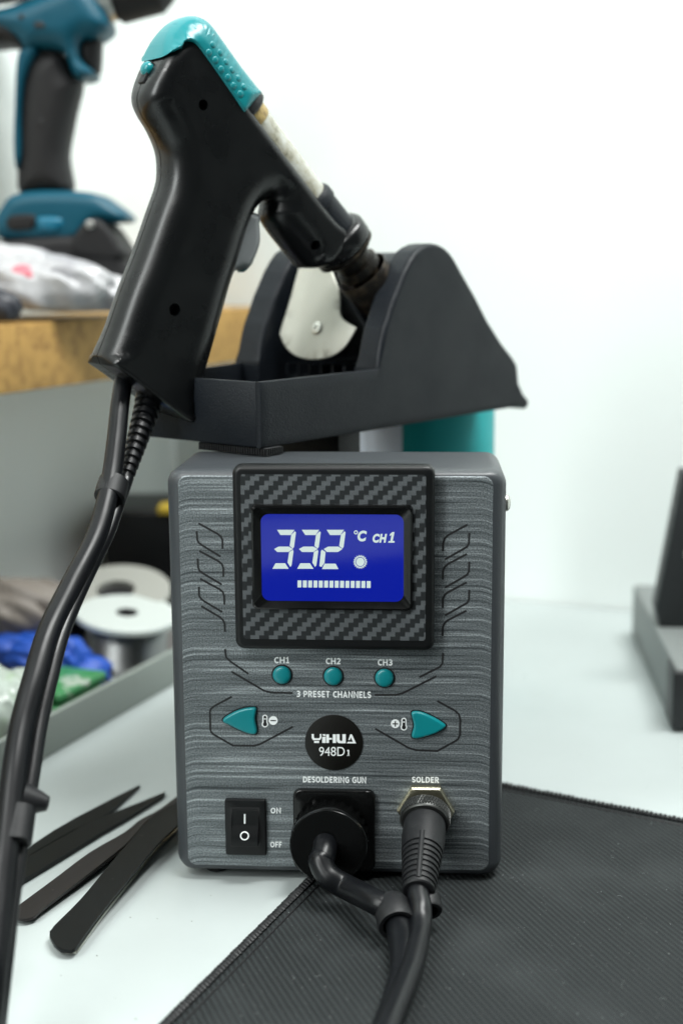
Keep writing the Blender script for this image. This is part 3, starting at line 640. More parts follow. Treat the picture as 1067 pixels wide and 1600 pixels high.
# rocker switch
x0, z1 = Pp(351, 1249, -0.0015); x1, z0 = Pp(417, 1337, -0.0015)
bm = mb(); pillow(bm, rrect(x0, x1, z0, z1, 0.0008, 4), 0.0006, 0.0018, 0, FR(0), h=0.001, grid=0.006, zf=0.0002)
sw = mesh_obj("power_switch", bm, M_black, station)
rx0, rz1 = Pp(361, 1264.5, -0.003); rx1, rz0 = Pp(404.5, 1320, -0.003); zc = (rz0+rz1)/2
bm = mb(); add_faces(bm, [(x, -0.00195, z) for x, z in ((rx0-0.0005, rz0-0.0014), (rx1+0.0005, rz0-0.0014), (rx1+0.0005, rz1+0.0006), (rx0-0.0005, rz1+0.0006))], [(0, 1, 2, 3)]); mesh_obj("switch_well", bm, M_dark, sw, smooth=False)
bm = mb(); prof = [(-0.0017, rz1), (-0.0024, rz1-0.0003), (-0.0025, zc+0.002), (-0.0030, zc), (-0.0042, zc-0.0025), (-0.0052, rz0+0.0006), (-0.0050, rz0), (-0.0017, rz0-0.0001)]
add_faces(bm, [(rx0, y, z) for y, z in prof]+[(rx1, y, z) for y, z in prof], [(i, i+1, 8+i+1, 8+i) for i in range(7)]+[list(range(8)), list(range(8, 16))])
bmesh.ops.bevel(bm, geom=bm.edges[:], offset=0.0003, segments=2, affect='EDGES')
rk = mesh_obj("rocker", bm, M_black, sw)
bm = mb()
def on_rocker(u, v):
    p = at_y(u, v, -0.003); z = p[2]
    y = np.interp(z, [rz0+0.0006, zc-0.0025, zc, zc+0.002, rz1], [-0.0052, -0.0042, -0.0030, -0.0025, -0.0024])-0.00015
    q = at_y(u, v, y); return (q[0], y, q[2])
add_faces(bm, [on_rocker(u, v) for u, v in ((381.3, 1272), (383.7, 1272), (383.7, 1279.5), (383.7, 1287), (381.3, 1287), (381.3, 1279.5))], [(0, 1, 2, 5), (5, 2, 3, 4)])
for p in ringpoly(5.1, 7.1, 382.3, 1306, n=32): add_faces(bm, [on_rocker(u, v) for u, v in p], [(0, 1, 2, 3)])
mesh_obj("switch_mark", bm, M_white, rk, smooth=False)
# sockets
x0, z1 = Pp(457.5, 1234, -0.0022); x1, z0 = Pp(586, 1368, -0.0022)
bm = mb(); pillow(bm, rrect(x0, x1, max(z0, ZB+0.003), z1, 0.003, 5), 0.0008, 0.0026, 0, FR(0), h=0.0012, grid=0.01, zf=0.0002)
mesh_obj("gun_socket", bm, M_gloss, station)
nc = at_y(665, 1268, -0.003); hexr = 46*0.545/2222
bm = mb()
V = []
for y, k in ((0.0, 1), (-0.0030, 1), (-0.0036, 0.94)):
    for i in range(6): a = math.pi*i/3; V.append((nc[0]+hexr*k*math.cos(a), y, nc[2]+hexr*k*math.sin(a)))
add_faces(bm, V, [(i, (i+1) % 6, 6+(i+1) % 6, 6+i) for i in range(6)]+[(6+i, 6+(i+1) % 6, 12+(i+1) % 6, 12+i) for i in range(6)]+[[12, 13, 14, 15, 16, 17]])
mesh_obj("hex_nut", bm, M_brass, station, sharp=15)

# ------------------------------------------------------------------ plug of the desoldering gun, in the station's socket
def solve_y(u0, v0, u1, v1):
    """how far a straight pin stands off the panel if its root and tip appear at these places"""
    z = at_y(u0, v0, 0)[2]; ys = np.linspace(-0.05, 0, 501); return float(ys[np.argmin([abs(at_y(u1, v1, y)[2]-z) for y in ys])])
pf = at_y(513, 1322, -0.014); PYF = -0.0145
plug = empty("gun_plug", (pf[0], PYF, 0.0), "round black plug with a bent cable, in the socket under DESOLDERING GUN", "plug")
bm = mb(); R1 = 63*0.53/2222
add_lathe(bm, (pf[0], -0.0026, pf[2]), (0, -1, 0), [(0, R1*0.93), (0.002, R1*0.95), (0.0035, R1*0.97), (0.0100, R1), (0.0112, R1), (0.0119, R1*0.97), (0.0120, R1*0.9), (0.0116, R1*0.55), (0.0120, R1*0.3), (0.012, 0.0003)], 72)
mesh_obj("plug_body", bm, M_gloss, plug, sharp=40)
bm = mb()
for i in range(26):
    a = 2*math.pi*i/26
    p = np.array([pf[0]+R1*0.965*math.cos(a), 0, pf[2]+R1*0.965*math.sin(a)]); p = p+np.array([0, -0.0040, 0]); q = p+np.array([0, -0.0055, 0]); 
    add_tube(bm, [p, q], 0.0008, seg=8, smooth=0)
mesh_obj("plug_ridges", bm, M_gloss, plug)
P0 = np.array([pf[0]-0.0012, -0.0145, pf[2]])
cab1 = [P0+np.array([0, 0.002, 0.001]), P0+np.array([0, -0.0035, 0.0002]), P0+np.array([-0.0004, -0.0072, -0.0018]), at_y(501, 1346, -0.0228), at_y(514, 1370, -0.0262), at_y(545, 1388, -0.029), at_z(585, 1408, 0.0145), at_z(615, 1428, 0.012), at_z(626, 1465, 0.0085), at_z(627, 1510, 0.007), at_z(615, 1560, 0.0062), at_z(592, 1625, 0.0062), at_z(570, 1700, 0.006), at_z(545, 1850, 0.006)+np.array([-0.01, -0.02, 0]), at_z(540, 2200, 0.006), at_z(600, 2600, 0.006)]
bm = mb(); add_tube(bm, cab1, lambda t: 0.0047 if t < 0.22 else 0.0047-0.0009*min(1, (t-0.22)/0.05), seg=24, smooth=12); mesh_obj("cable", bm, M_pvc, plug, sharp=60)
bm = mb(); ca, cb = np.array(cab1[7]), np.array(cab1[8]); ax = cb-ca; ax /= np.linalg.norm(ax)
add_lathe(bm, ca-ax*0.004, ax, [(-0.002, 0.0056), (0, 0.0066), (0.009, 0.0070), (0.010, 0.0066), (0.010, 0.0052), (0.002, 0.0050)], 28, cap=False); mesh_obj("cable_collar", bm, M_rubber, plug)

iron = empty("iron_plug", (nc[0], -0.02, 0.0), "ribbed black rubber plug with knurled ring, in the hex nut under SOLDER", "plug")
ya = np.array([nc[0], -0.0036, nc[2]]); tip = at_y(654, 1392, -0.043); ax = tip-ya; Lb = np.linalg.norm(ax); ax /= Lb
KR = 39*0.54/2222
bm = mb(); kn = 56
prof = [(0, KR*0.96), (0.0006, KR), (0.0055, KR), (0.0062, KR*0.95), (0.0062, KR*0.8)]
add_lathe(bm, ya, ax, prof, 60)
for i in range(kn):
    for s in (1, -1):
        e = np.cross(ax, [0, 0, 1]); e /= np.linalg.norm(e); g = np.cross(ax, e); pts = []
        for kk in range(4): a = 2*math.pi*i/kn+s*kk*0.06; pts.append(ya+ax*(0.0008+kk*0.0015)+KR*1.005*(math.cos(a)*e+math.sin(a)*g))
        add_tube(bm, pts, 0.00032, seg=4, smooth=0, cap=False)
mesh_obj("knurled_ring", bm, mat("dark_knurl", (0.05, 0.052, 0.05), 0.38, metal=0.7), iron)
bm = mb(); prof = [(0.0055, KR*0.80), (0.0068, KR*0.80), (0.007, KR*0.84), (0.0085, KR*0.86), (0.0150, KR*0.88), (0.020, KR*0.84)]
n_r = 8; t0, t1 = 0.021, Lb-0.001
for i in range(n_r):
    r0 = KR*(0.84-0.20*i/n_r); a = t0+(t1-t0)*i/n_r; s = (t1-t0)/n_r
    prof += [(a, r0), (a+s*0.55, r0*0.985), (a+s*0.62, r0*0.90), (a+s*0.92, r0*0.89), (a+s, r0*0.975)]
prof += [(Lb, KR*0.63), (Lb+0.0005, KR*0.58), (Lb+0.0005, 0.003)]
add_lathe(bm, ya, ax, prof, 48); mesh_obj("rubber_boot", bm, M_rubber, iron, sharp=30)
e = np.cross(ax, [0, 0, 1]); e /= np.linalg.norm(e); g = np.cross(e, ax); g = g/np.linalg.norm(g); g = g if g[2] > 0 else -g
bm = mb()
for s in (1, -1):                                              # smooth spine along the boot's top
    pass
add_tube(bm, [ya+ax*0.019+g*KR*0.80, ya+ax*0.032+g*KR*0.70, ya+ax*(Lb-0.001)+g*KR*0.58], 0.0011, seg=10, smooth=4)
mesh_obj("boot_spine", bm, M_rubber, iron)
cab2 = [ya+ax*(Lb-0.006), ya+ax*(Lb+0.002), at_z(657, 1418, 0.0145), at_z(656, 1450, 0.0105), at_z(646, 1500, 0.0085), at_z(630, 1545, 0.0078), at_z(608, 1600, 0.0076), at_z(585, 1680, 0.0072), at_z(568, 1850, 0.0064), at_z(575, 2200, 0.0064), at_z(650, 2600, 0.0064)]
bm = mb(); add_tube(bm, cab2, 0.0041, seg=22, smooth=12); mesh_obj("cable", bm, M_cable, iron, sharp=60)
bm = mb(); c0 = at_z(668, 1408, 0.013); c1 = at_z(673, 1440, 0.009); a2 = (c1-c0)/np.linalg.norm(c1-c0)
add_lathe(bm, c0-a2*0.003, a2, [(0, 0.0040), (0.001, 0.0048), (0.007, 0.0050), (0.0078, 0.0046), (0.0078, 0.0032), (0.002, 0.003)], 26, cap=False); mesh_obj("cable_clip", bm, M_rubber, iron)

# ------------------------------------------------------------------ gun stand on top of the station
ZS0 = 0.1700
SO = at_z(408, 701, ZS0)*np.array([1, 1, 0]); SL = dirv(34.4); SW = np.array([-SL[1], SL[0], 0.0])
stand = empty("gun_stand", tuple(SO+SL*0.08+SW*0.04+Zup*0.166), "black plastic desoldering gun stand with two curved cheeks, on the station", "gun stand")
def S3(s, w_, z): return SO+SL*s+SW*w_+Zup*z
zs4 = zm(2.134, 350, 270)
side_px = [(515, 655), (521, 610), (530, 560), (540, 515), (555, 470), (570, 420), (590, 370), (605, 330), (625, 290), (642, 263), (660, 248), (680, 238), (700, 235), (720, 239), (740, 250), (756, 265), (770, 285), (800, 340), (840, 410), (880, 490), (930, 570), (965, 615), (980, 640), (985, 700), (1000, 735), (1020, 760), (1014, 788)]
prof = []
for p in zs4(side_px):
    q = at_p(*p, SO, SW)-SO; prof.append((float(q @ SL), float(q[2])))
RIM = prof[0][1]; s_h = prof[0][0]
cheek = prof+[(prof[-1][0]-0.003, ZS0), (s_h, ZS0)]
rc = [0.0022]*len(prof)+[0.0008, 0.0]; rc[0] = 0.0; 
CHW, STW = 0.0130, 0.0855
def frame_w(w0): return (S3(0, w0, 0), SL, Zup, -SW)
side_pl = prof+[(prof[-1][0]-0.003, ZS0), (0.0, ZS0), (0.0, RIM)]; rs_ = rc[:-1]+[0.0006, 0.0006]; rs_[0] = 0.0008
bm = mb(); pillow(bm, side_pl, rs_, 0.0024, 0.0001, frame_w(0.0024), h=0.0016, grid=0.006); mesh_obj("stand_side", bm, M_stand, stand, sharp=30)
bm = mb(); pillow(bm, cheek, rc, 0.0, CHW-0.0026, frame_w(0.0026), h=0.0016, grid=0.006); mesh_obj("stand_cheek", bm, M_stand, stand, sharp=30)
bm = mb(); pillow(bm, cheek, rc, CHW/2+0.001, CHW/2+0.001, frame_w(STW-CHW/2-0.001), h=0.0016, grid=0.006); mesh_obj("stand_cheek", bm, M_stand, stand, sharp=30)
# tray: four walls and floor (left wall splays towards the cheek)
bm = mb(); tw = 0.0024; WT = 0.066
def wall(bm, a, b, inn, z0, z1, t=tw, bv=0.0007):
    a, b = np.array(a), np.array(b); d = b-a; l = np.linalg.norm(d); d /= l
    add_box(bm, (0, 0, z0), (l, t, z1), bv, (d, inn, Zup), (a[0], a[1], 0), seg=2)
add_box(bm, (0.0, tw+0.0001, ZS0+0.0002), (tw, WT-0.0002, RIM-0.0001), 0.0006, (SL, SW, Zup), S3(0, 0, 0), seg=2)
wall(bm, S3(0, WT, 0), S3(s_h, STW-0.002, 0), -SW, ZS0+0.0001, RIM-0.0002)
vs = [S3(0.0012, 0.0012, ZS0+0.0015), S3(0.0012, WT-0.001, ZS0+0.0015), S3(s_h+0.03, STW-0.003, ZS0+0.0015), S3(s_h+0.03, 0.0012, ZS0+0.0015)]
vs = [v_-Zup*0.0012 for v_ in vs]+[v_+Zup*0.0022 for v_ in vs]
add_faces(bm, vs, [(0, 1, 2, 3), (4, 5, 6, 7), (0, 1, 5, 4), (1, 2, 6, 5), (2, 3, 7, 6), (3, 0, 4, 7)])
mesh_obj("stand_tray", bm, M_stand, stand, sharp=30)
# hood back: curved sheet between the cheeks, and a floor ramp with ribs
bm = mb(); rear = [(s-0.004 if i > 12 else s+0.006, z-0.004) for i, (s, z) in enumerate(prof) if 9 <= i <= 24]
wA, wB = CHW-0.0004, STW-CHW-0.004+0.0004
loft_r = [[tuple(S3(s, wA, z)), tuple(S3(s, wB, z))] for s, z in rear]
V = [v_ for r_ in loft_r for v_ in r_]; n_ = len(rear)
inner = [tuple(S3(s-0.0025, wA, z-0.0022)) for s, z in rear]; inner2 = [tuple(S3(s-0.0025, wB, z-0.0022)) for s, z in rear]
add_faces(bm, V, [(2*i, 2*i+1, 2*i+3, 2*i+2) for i in range(n_-1)])
add_faces(bm, inner+inner2, [(i, i+1, n_+i+1, n_+i) for i in range(n_-1)])
add_faces(bm, [loft_r[0][0], loft_r[0][1], inner2[0], inner[0]], [(0, 1, 2, 3)])
mesh_obj("stand_hood", bm, M_stand, stand, sharp=50)
bm = mb(); add_faces(bm, [S3(s_h+0.012, wA, ZS0+0.003), S3(s_h+0.012, wB, ZS0+0.003), S3(s_h+0.028, wB, RIM-0.002), S3(s_h+0.028, wA, RIM-0.002), S3(s_h+0.09, wB, RIM-0.002), S3(s_h+0.09, wA, RIM-0.002)], [(0, 1, 2, 3), (3, 2, 4, 5)])
for i in range(8):
    ww = wA+0.004+(wB-wA-0.008)*i/7
    add_box(bm, (s_h+0.014, ww-0.0008, RIM-0.006), (s_h+0.030, ww+0.0008, RIM-0.0008), 0, (SL, SW, Zup), S3(0, 0, 0))
mesh_obj("stand_ramp", bm, M_stand, stand, smooth=False)
# nickel plate (heat shield) with its screw
LEAN = math.radians(17); PN = SL*math.cos(LEAN)-Zup*math.sin(LEAN); PU = Zup*math.cos(LEAN)+SL*math.sin(LEAN); PO = S3(s_h+0.0085, 0, RIM)
def plate_pt(px):
    q = at_p(*px, PO, PN)-PO; return (float(q @ SW), float(q @ PU))
pp = [plate_pt(p)+(c,) for p, c in zip(zs4([(190, 530), (193, 552), (210, 585), (240, 610), (275, 621), (315, 622), (360, 612), (405, 580), (442, 520), (440, 514), (405, 495), (390, 470), (388, 420), (385, 395), (350, 300), (255, 300), (244, 345), (215, 450)]), [0]*8+[1, 1]+[0]*2+[0, 1, 1, 1, 0, 0])]
bm = mb(); pillow(bm, smooth_poly(pp, 5), 0.0004, 0.0007, 0.0007, (PO, SW, PU, -PN), h=0.0012, grid=0.006)
plate = mesh_obj("heat_plate", bm, M_plate, stand, sharp=30)
sp0 = plate_pt(zs4([(313, 520)])[0]); bm = mb(); o_ = PO-PN*0.0007+SW*sp0[0]+PU*sp0[1]
add_lathe(bm, o_, -PN, [(0, 0.0030), (0.0006, 0.0030), (0.0010, 0.0024), (0.0010, 0.0013), (0.0003, 0.0011), (0.0003, 0.0002)], 28); mesh_obj("plate_screw", bm, M_steel, plate)
# feet
def foot(name, s0, s1, w0, w1, z0, z1, ribs=True):
    bm = mb(); add_box(bm, (s0, w0, z0), (s1, w1, z1), 0.0005, (SL, SW, Zup), S3(0, 0, 0))
    if ribs:
        n = int((w1-w0)/0.0013)
        for i in range(n):
            a = w0+(w1-w0)*(i+0.2)/n; add_box(bm, (s0-0.0005, a, z0+0.0002), (s0+0.0002, a+0.0007, z1-0.0002), 0, (SL, SW, Zup), S3(0, 0, 0))
        n = int((s1-s0)/0.0013)
        for i in range(n):
            a = s0+(s1-s0)*(i+0.2)/n; add_box(bm, (a, w0-0.0005, z0+0.0002), (a+0.0007, w0+0.0002, z1-0.0002), 0, (SL, SW, Zup), S3(0, 0, 0))
    mesh_obj(name, bm, M_rubber, stand)
foot("rubber_foot", 0.0015, 0.012, -0.0012, 0.036, 0.1667, ZS0)
foot("rubber_foot", 0.074, 0.084, 0.070, 0.080, 0.148, ZS0, False)
foot("rubber_foot", 0.058, 0.074, 0.006, 0.046, 0.148, ZS0, False)  # added wide block, darkens the gap like the stand's shadow; also props it

# ------------------------------------------------------------------ desoldering gun
GA = 50.0
GD = dirv(GA); GN = np.array([GD[1], -GD[0], 0.0]); GP = SO+SL*0.070+SW*0.0295
def g2(u, v, off=0.0):
    q = at_p(u, v, GP+GN*off, GN)-GP; return (float(q @ GD), float(q[2]))
def G3(g, z, off=0.0): return GP+GD*g+Zup*z+GN*off
GF = (GP, GD, Zup, GN)
gun = empty("desoldering_gun", tuple(G3(*g2(225, 610))), "black pistol-shaped desoldering gun with teal cap, resting in its stand", "desoldering gun")
GB = 0.0130
# outline of the seam plane, with the edge rounding at each point
out = [(247, 84, .006), (232, 110, .006), (219, 136, .009), (214.5, 157, .011), (220.5, 179, .012), (236, 205, .012), (249, 236, .012), (252, 264, .012), (249, 290, .012), (236, 327, .012), (212.6, 394, .012), (190, 452, .012), (170, 510, .012), (152, 556, .010, 1), (157, 569, .002, 1),
       (184, 588, .002), (230, 622, .002), (272, 652, .002), (283, 656, .003), (291, 648, .008), (300, 618, .011), (312, 580, .012), (335, 500, .012), (349, 450, .012), (362, 410, .012), (374, 370, .012), (383, 345, .012), (391, 328, .012), (403, 316, .012), (414, 313, .012), (412, 335, .012), (420, 355, .012),
       (440, 382, .012), (462, 408, .012), (472, 418, .010), (485, 418, .006), (500, 408, .003), (517, 382, .003), (520, 364, .003), (502, 345, .004), (472, 305, .005), (426, 245, .005), (381, 186, .005), (358, 152, .005), (316, 90, .006), (295, 62, .006), (282, 54, .006)]
outl = [g2(*p[:2])+((1,) if len(p) > 3 else ()) for p in out]; rl = [p[2] for p in out]
def dens(pts, rs, n=5):
    P = smooth_poly([(*p,) for p in pts], n); R_ = []
    for i in range(len(rs)):
        for k in range(n): R_.append(rs[i]+(rs[(i+1) % len(rs)]-rs[i])*k/n)
    return P, R_
op, orr = dens(outl, rl, 4)
hs = [(*g2(318, 164, GB), 0.0022), (*g2(273.5, 484, GB), 0.0026), (*g2(496, 383, GB), 0.0021)]
bm = mb(); pillow(bm, op, orr, GB, GB, GF, h=0.0011, grid=0.0018, holes=hs, zf=-0.00026); mesh_obj("gun_shell", bm, M_gun, gun, sharp=50)
bm = mb(); pillow(bm, op, orr, GB, GB, GF, h=0.0011, grid=0.0018, zn=-0.00026); mesh_obj("gun_shell", bm, M_gun, gun, sharp=50)
bm = mb(); ins = [tuple(np.array(p)*1.0) for p in op]; c_ = np.mean(np.array(ins), 0)
# teal cap
capo = [(237, 93, .006, 1), (245, 68, .009), (256, 48, .011), (270, 34, .012), (286, 27, .012), (302, 28, .012), (317, 38, .012), (335, 62, .012), (365, 104, .012), (397, 149, .010, 1), (356, 180, .001, 1), (330, 142, .001), (301, 101, .001), (281, 75, .001), (271, 69, .001, 1), (263, 71, .001, 1), (259, 81, .001, 1)]
cpo, crr = dens([g2(*p[:2])+((1,) if len(p) > 3 else ()) for p in capo], [p[2] for p in capo], 4)
bm = mb(); pillow(bm, cpo, crr, GB+0.0009, GB+0.0009, GF, h=0.0009, grid=0.0018, relax=4); cap = mesh_obj("gun_cap", bm, M_teal, gun, sharp=45)
# grip dots on the cap's near face
from mathutils.bvhtree import BVHTree
def hit(o, u, v):
    off = root_loc(o); bv = BVHTree.FromPolygons([x.co+off for x in o.data.vertices], [p.vertices for p in o.data.polygons])
    h_, n_, *_ = bv.ray_cast(Vector(CAM.tolist()), Vector(ray(u, v).tolist())); return h_, n_
zg2 = zm(2.134, 130, 0); bm = mb()
for p in zg2([(433, 148), (420, 175), (457, 175), (442, 200), (477, 205), (461, 231), (497, 232), (484, 258), (518, 260), (502, 286), (537, 288), (525, 313)]):
    h_, n_ = hit(cap, *p)
    if h_ is None: continue
    n_ = np.array(n_); n_ = n_ if n_ @ ray(*p) < 0 else -n_
    add_lathe(bm, np.array(h_)-n_*0.0003, n_, [(0, 0.00145), (0.0004, 0.0014), (0.0006, 0.0011), (0.00068, 0.0003)], 18)
mesh_obj("grip_dots", bm, M_teal, cap, sharp=60)
# button at the back
bm = mb(); bp_ = np.array(G3(*g2(236, 111))); back_dir = np.array(G3(*g2(214, 98)))-bp_; back_dir /= np.linalg.norm(back_dir)
add_lathe(bm, bp_-back_dir*0.004, back_dir, [(0, 0.0016), (0.0035, 0.0017), (0.004, 0.0024), (0.0048, 0.0030), (0.0058, 0.0031), (0.0070, 0.0028), (0.0079, 0.0018), (0.0082, 0.0004)], 28); mesh_obj("eject_button", bm, M_teal, gun, sharp=70)
bm = mb(); q0, q1 = np.array(G3(*g2(238, 100))), np.array(G3(*g2(224, 132))); dd = (q1-q0)/np.linalg.norm(q1-q0)
nn_ = np.cross(dd, GN); add_box(bm, (0, -0.0022, -0.0016), (np.linalg.norm(q1-q0), 0.0022, 0.0016), 0.0003, (dd, GN, nn_), q0); mesh_obj("button_slot", bm, M_dark, gun)
# trigger
tg = [g2(u, v) for u, v in ((350, 340), (392, 334), (394, 352), (395, 378), (389, 398), (381, 414), (374, 421), (356, 424), (340, 450))]
bm = mb(); pillow(bm, smooth_poly(tg, 4), 0.004, 0.0085, 0.0085, GF, h=0.0007, grid=0.002); tgo = mesh_obj("trigger", bm, mat("trigger_sheen_grey", (0.15, 0.16, 0.165), 0.28, spec=0.6), gun)  # reflected sheen on the dark trigger is put into its grey base colour
tr = [g2(u, v) for u, v in ((382, 350), (399, 350), (400, 382), (393, 404), (386, 417), (374, 421))]
bm = mb(); pillow(bm, smooth_poly(tr, 4), 0.0010, 0.003, 0.003, GF, h=0.0007, grid=0.003); mesh_obj("trigger_edge", bm, M_teal, tgo)
# glass tube along the barrel, collars and nozzle
T0, T1 = np.array(G3(*g2(379, 180))), np.array(G3(*g2(481, 314.5))); ba = (T1-T0)/np.linalg.norm(T1-T0)
def tpar(u, v):
    g, z = g2(u, v); return float((np.array(G3(g, z))-T0) @ ba)
RT = 0.0098
tA, tB = tpar(385, 180), tpar(475, 312); tR = tpar(533, 379)
def stain_mat():
    m = mat("stained_glass", (0.62, 0.60, 0.50), 0.25, coat=0.6); nt = m.node_tree; b = nt.nodes["Principled BSDF"]
    tc = N_(nt, "ShaderNodeTexCoord"); n1 = N_(nt, "ShaderNodeTexNoise"); n1.inputs["Scale"].default_value = 110; n1.inputs["Detail"].default_value = 7; n1.inputs["Roughness"].default_value = 0.7
    nt.links.new(tc.outputs["Object"], n1.inputs["Vector"]); cr = N_(nt, "ShaderNodeValToRGB"); e = cr.color_ramp.elements
    e[0].position = 0.33; e[0].color = (0.10, 0.085, 0.05, 1); e[1].position = 0.64; e[1].color = (0.46, 0.47, 0.43, 1); x = e.new(0.46); x.color = (0.32, 0.31, 0.24, 1)
    nt.links.new(n1.outputs["Fac"], cr.inputs[0]); nt.links.new(cr.outputs[0], b.inputs["Base Color"]); return m
M_tube = stain_mat()
bm = mb(); add_lathe(bm, T0, ba, [(tA-0.004, RT), (tB+0.006, RT)], 48); tube = mesh_obj("glass_tube", bm, M_tube, gun)
bm = mb(); add_lathe(bm, T0, ba, [(tA-0.002, RT+0.00035), (tA+0.0035, RT+0.00035), (tA+0.004, RT)], 48, cap=False); mesh_obj("tube_seal", bm, mat("amber_seal", (0.42, 0.30, 0.10), 0.4, blotch=(300, (0.12, 0.07, 0.02), 0.45, 0.7)), tube)
bm = mb(); add_lathe(bm, T0, ba, [(tA-0.007, RT+0.0012), (tA-0.006, RT+0.0022), (tA-0.0025, RT+0.0022), (tA-0.0015, RT+0.0012), (tA-0.0015, RT)], 48); mesh_obj("tube_collar", bm, M_rubber, gun)
bm = mb(); add_lathe(bm, T0, ba, [(tB, RT+0.0004), (tB+0.002, RT+0.0016), (tB+0.0055, RT+0.0017), (tB+0.006, RT+0.0010), (tR-0.006, RT+0.0014)], 48); mesh_obj("front_collar", bm, M_stand, gun)
RR = 54*0.60/2222
bm = mb(); add_lathe(bm, T0, ba, [(tR-0.0068, RR*0.80), (tR-0.0060, RR*0.93), (tR-0.0045, RR), (tR+0.0012, RR), (tR+0.0022, RR*0.97), (tR+0.0028, RR*0.90), (tR+0.0028, RR*0.5)], 56); mesh_obj("nose_ring", bm, M_gun, gun, sharp=40)
bm = mb(); add_lathe(bm, T0, ba, [(tR+0.0026, RR*0.97), (tR+0.0040, RR*0.98), (tR+0.0046, RR*0.90), (tR+0.0062, RR*0.80), (tR+0.0070, RR*0.60), (tR+0.012, RR*0.58), (tR+0.0125, RR*0.70), (tR+0.0165, RR*0.70), (tR+0.017, RR*0.5), (tR+0.030, RR*0.42), (tR+0.044, 0.003), (tR+0.05, 0.0015)], 40); mesh_obj("nozzle", bm, M_burnt, gun, sharp=30)
# funnel in the stand that takes the nozzle
bm = mb(); fo = T0+ba*(tR+0.0165)
add_lathe(bm, fo, ba, [(0.016, 0.0085), (0.002, 0.0118), (0.001, 0.0123), (0.002, 0.0128), (0.018, 0.0112), (0.030, 0.009), (0.030, 0.0075)], 40, cap=False)
mesh_obj("nozzle_funnel", bm, M_burnt, stand, sharp=40)
# hose and wire leaving the handle
HR = 0.0038
DG0 = float((np.array(G3(*g2(225, 612)))-CAM) @ AX[2])-0.565
def onward(P, z):
    e_ = P[-1]; return P+[np.array([e_[0]-0.012, e_[1]-0.035, z]), np.array([e_[0]-0.05, e_[1]-0.10, z]), np.array([e_[0]-0.12, e_[1]-0.17, z])]
def gd(t): return DG0*max(0.0, 1-t/420.0)
hp = [(193, 596, .560), (187, 640, .556), (182, 690, .552), (173, 755, .546), (152, 835, .535), (112, 915, .522), (78, 985, .51), (55, 1060, .498), (36, 1130, .488), (24, 1200, .478), (14, 1290, .467), (3, 1390, .455), (-8, 1500, .442), (-20, 1620, .430), (-34, 1740, .397)]
hp = [(u, v, d+gd(v-590)) for u, v, d in hp]
bm = mb(); add_tube(bm, onward([at_d(u, v, d) for u, v, d in hp], 0.0046), lambda t: 0.0038+0.0006*min(1, t/0.25), seg=26, smooth=10); hose = mesh_obj("vacuum_hose", bm, M_pvc, gun, sharp=60)
wp = [(197, 750, .556), (180, 800, .548), (165, 840, .5405), (130, 912, .5275), (99, 985, .514), (79, 1060, .503), (63, 1130, .493), (50, 1210, .482), (36, 1295, .471), (20, 1395, .458), (8, 1500, .445), (-6, 1620, .433), (-20, 1740, .397)]
wp = [(u, v, d+gd(v-590)) for u, v, d in wp]
bm = mb(); add_tube(bm, onward([at_d(u, v, d) for u, v, d in wp], 0.0031), 0.0029, seg=20, smooth=10); mesh_obj("gun_wire", bm, M_cable, gun, sharp=60)
# strain relief with ribs
ra, rb = at_d(240, 606, .571+DG0), at_d(196, 752, .556+gd(160)); ax = rb-ra; Lr = np.linalg.norm(ax); ax /= Lr
prof = [(0, 0.0060), (0.001, 0.0062), (0.0085, 0.0060)]
for i in range(11):
    a = 0.009+(Lr-0.009)*i/11; s = (Lr-0.009)/11; r0 = 0.0056-0.0028*i/11
    prof += [(a, r0*0.80), (a+s*0.30, r0*0.78), (a+s*0.42, r0), (a+s*0.88, r0*0.985), (a+s*0.97, r0*0.8)]
prof += [(Lr+0.004, 0.0026)]
bm = mb(); add_lathe(bm, ra, ax, prof, 32); mesh_obj("strain_relief", bm, M_cable, gun, sharp=35)
def ring_on(path, i, r, l, m, name, par):
    a, b = at_d(*path[i]), at_d(*path[i+1]); t = (b-a)/np.linalg.norm(b-a); bm = mb()
    add_lathe(bm, a-t*l/2, t, [(0, r*0.86), (0.0006, r*0.97), (l*0.5, r), (l-0.0006, r*0.99), (l, r*0.9), (l, r*0.75)], 32, cap=False)
    mesh_obj(name, bm, m, par)
ring_on([(175, 765, .5475+gd(175)), (163, 808, .5415+gd(215))], 0, 0.0062, 0.0095, M_rubber, "hose_collar", gun)
# cable clip lower down: band with two lugs
c0, c1 = at_d(28, 1262, .4735), at_d(17, 1340, .463); t = (c1-c0)/np.linalg.norm(c1-c0); e = at_d(60, 1262, .4745)-c0; e -= t*(e @ t); e /= np.linalg.norm(e); g = np.cross(t, e)
bm = mb(); add_tube(bm, [c0+t*0.001, c0+t*0.006, c0+t*0.013], 0.0072, seg=28, smooth=3, flat=0.8)
mesh_obj("cable_clip", bm, M_rubber, gun, sharp=40)
bm = mb()
add_tube(bm, [c0+e*0.002-t*0.003, c0+e*0.0065-t*0.0025, c0+e*0.0098-t*0.002], lambda q: 0.0058-0.0034*q, seg=16, smooth=4)
mesh_obj("clip_lug", bm, M_rubber, gun, sharp=60)

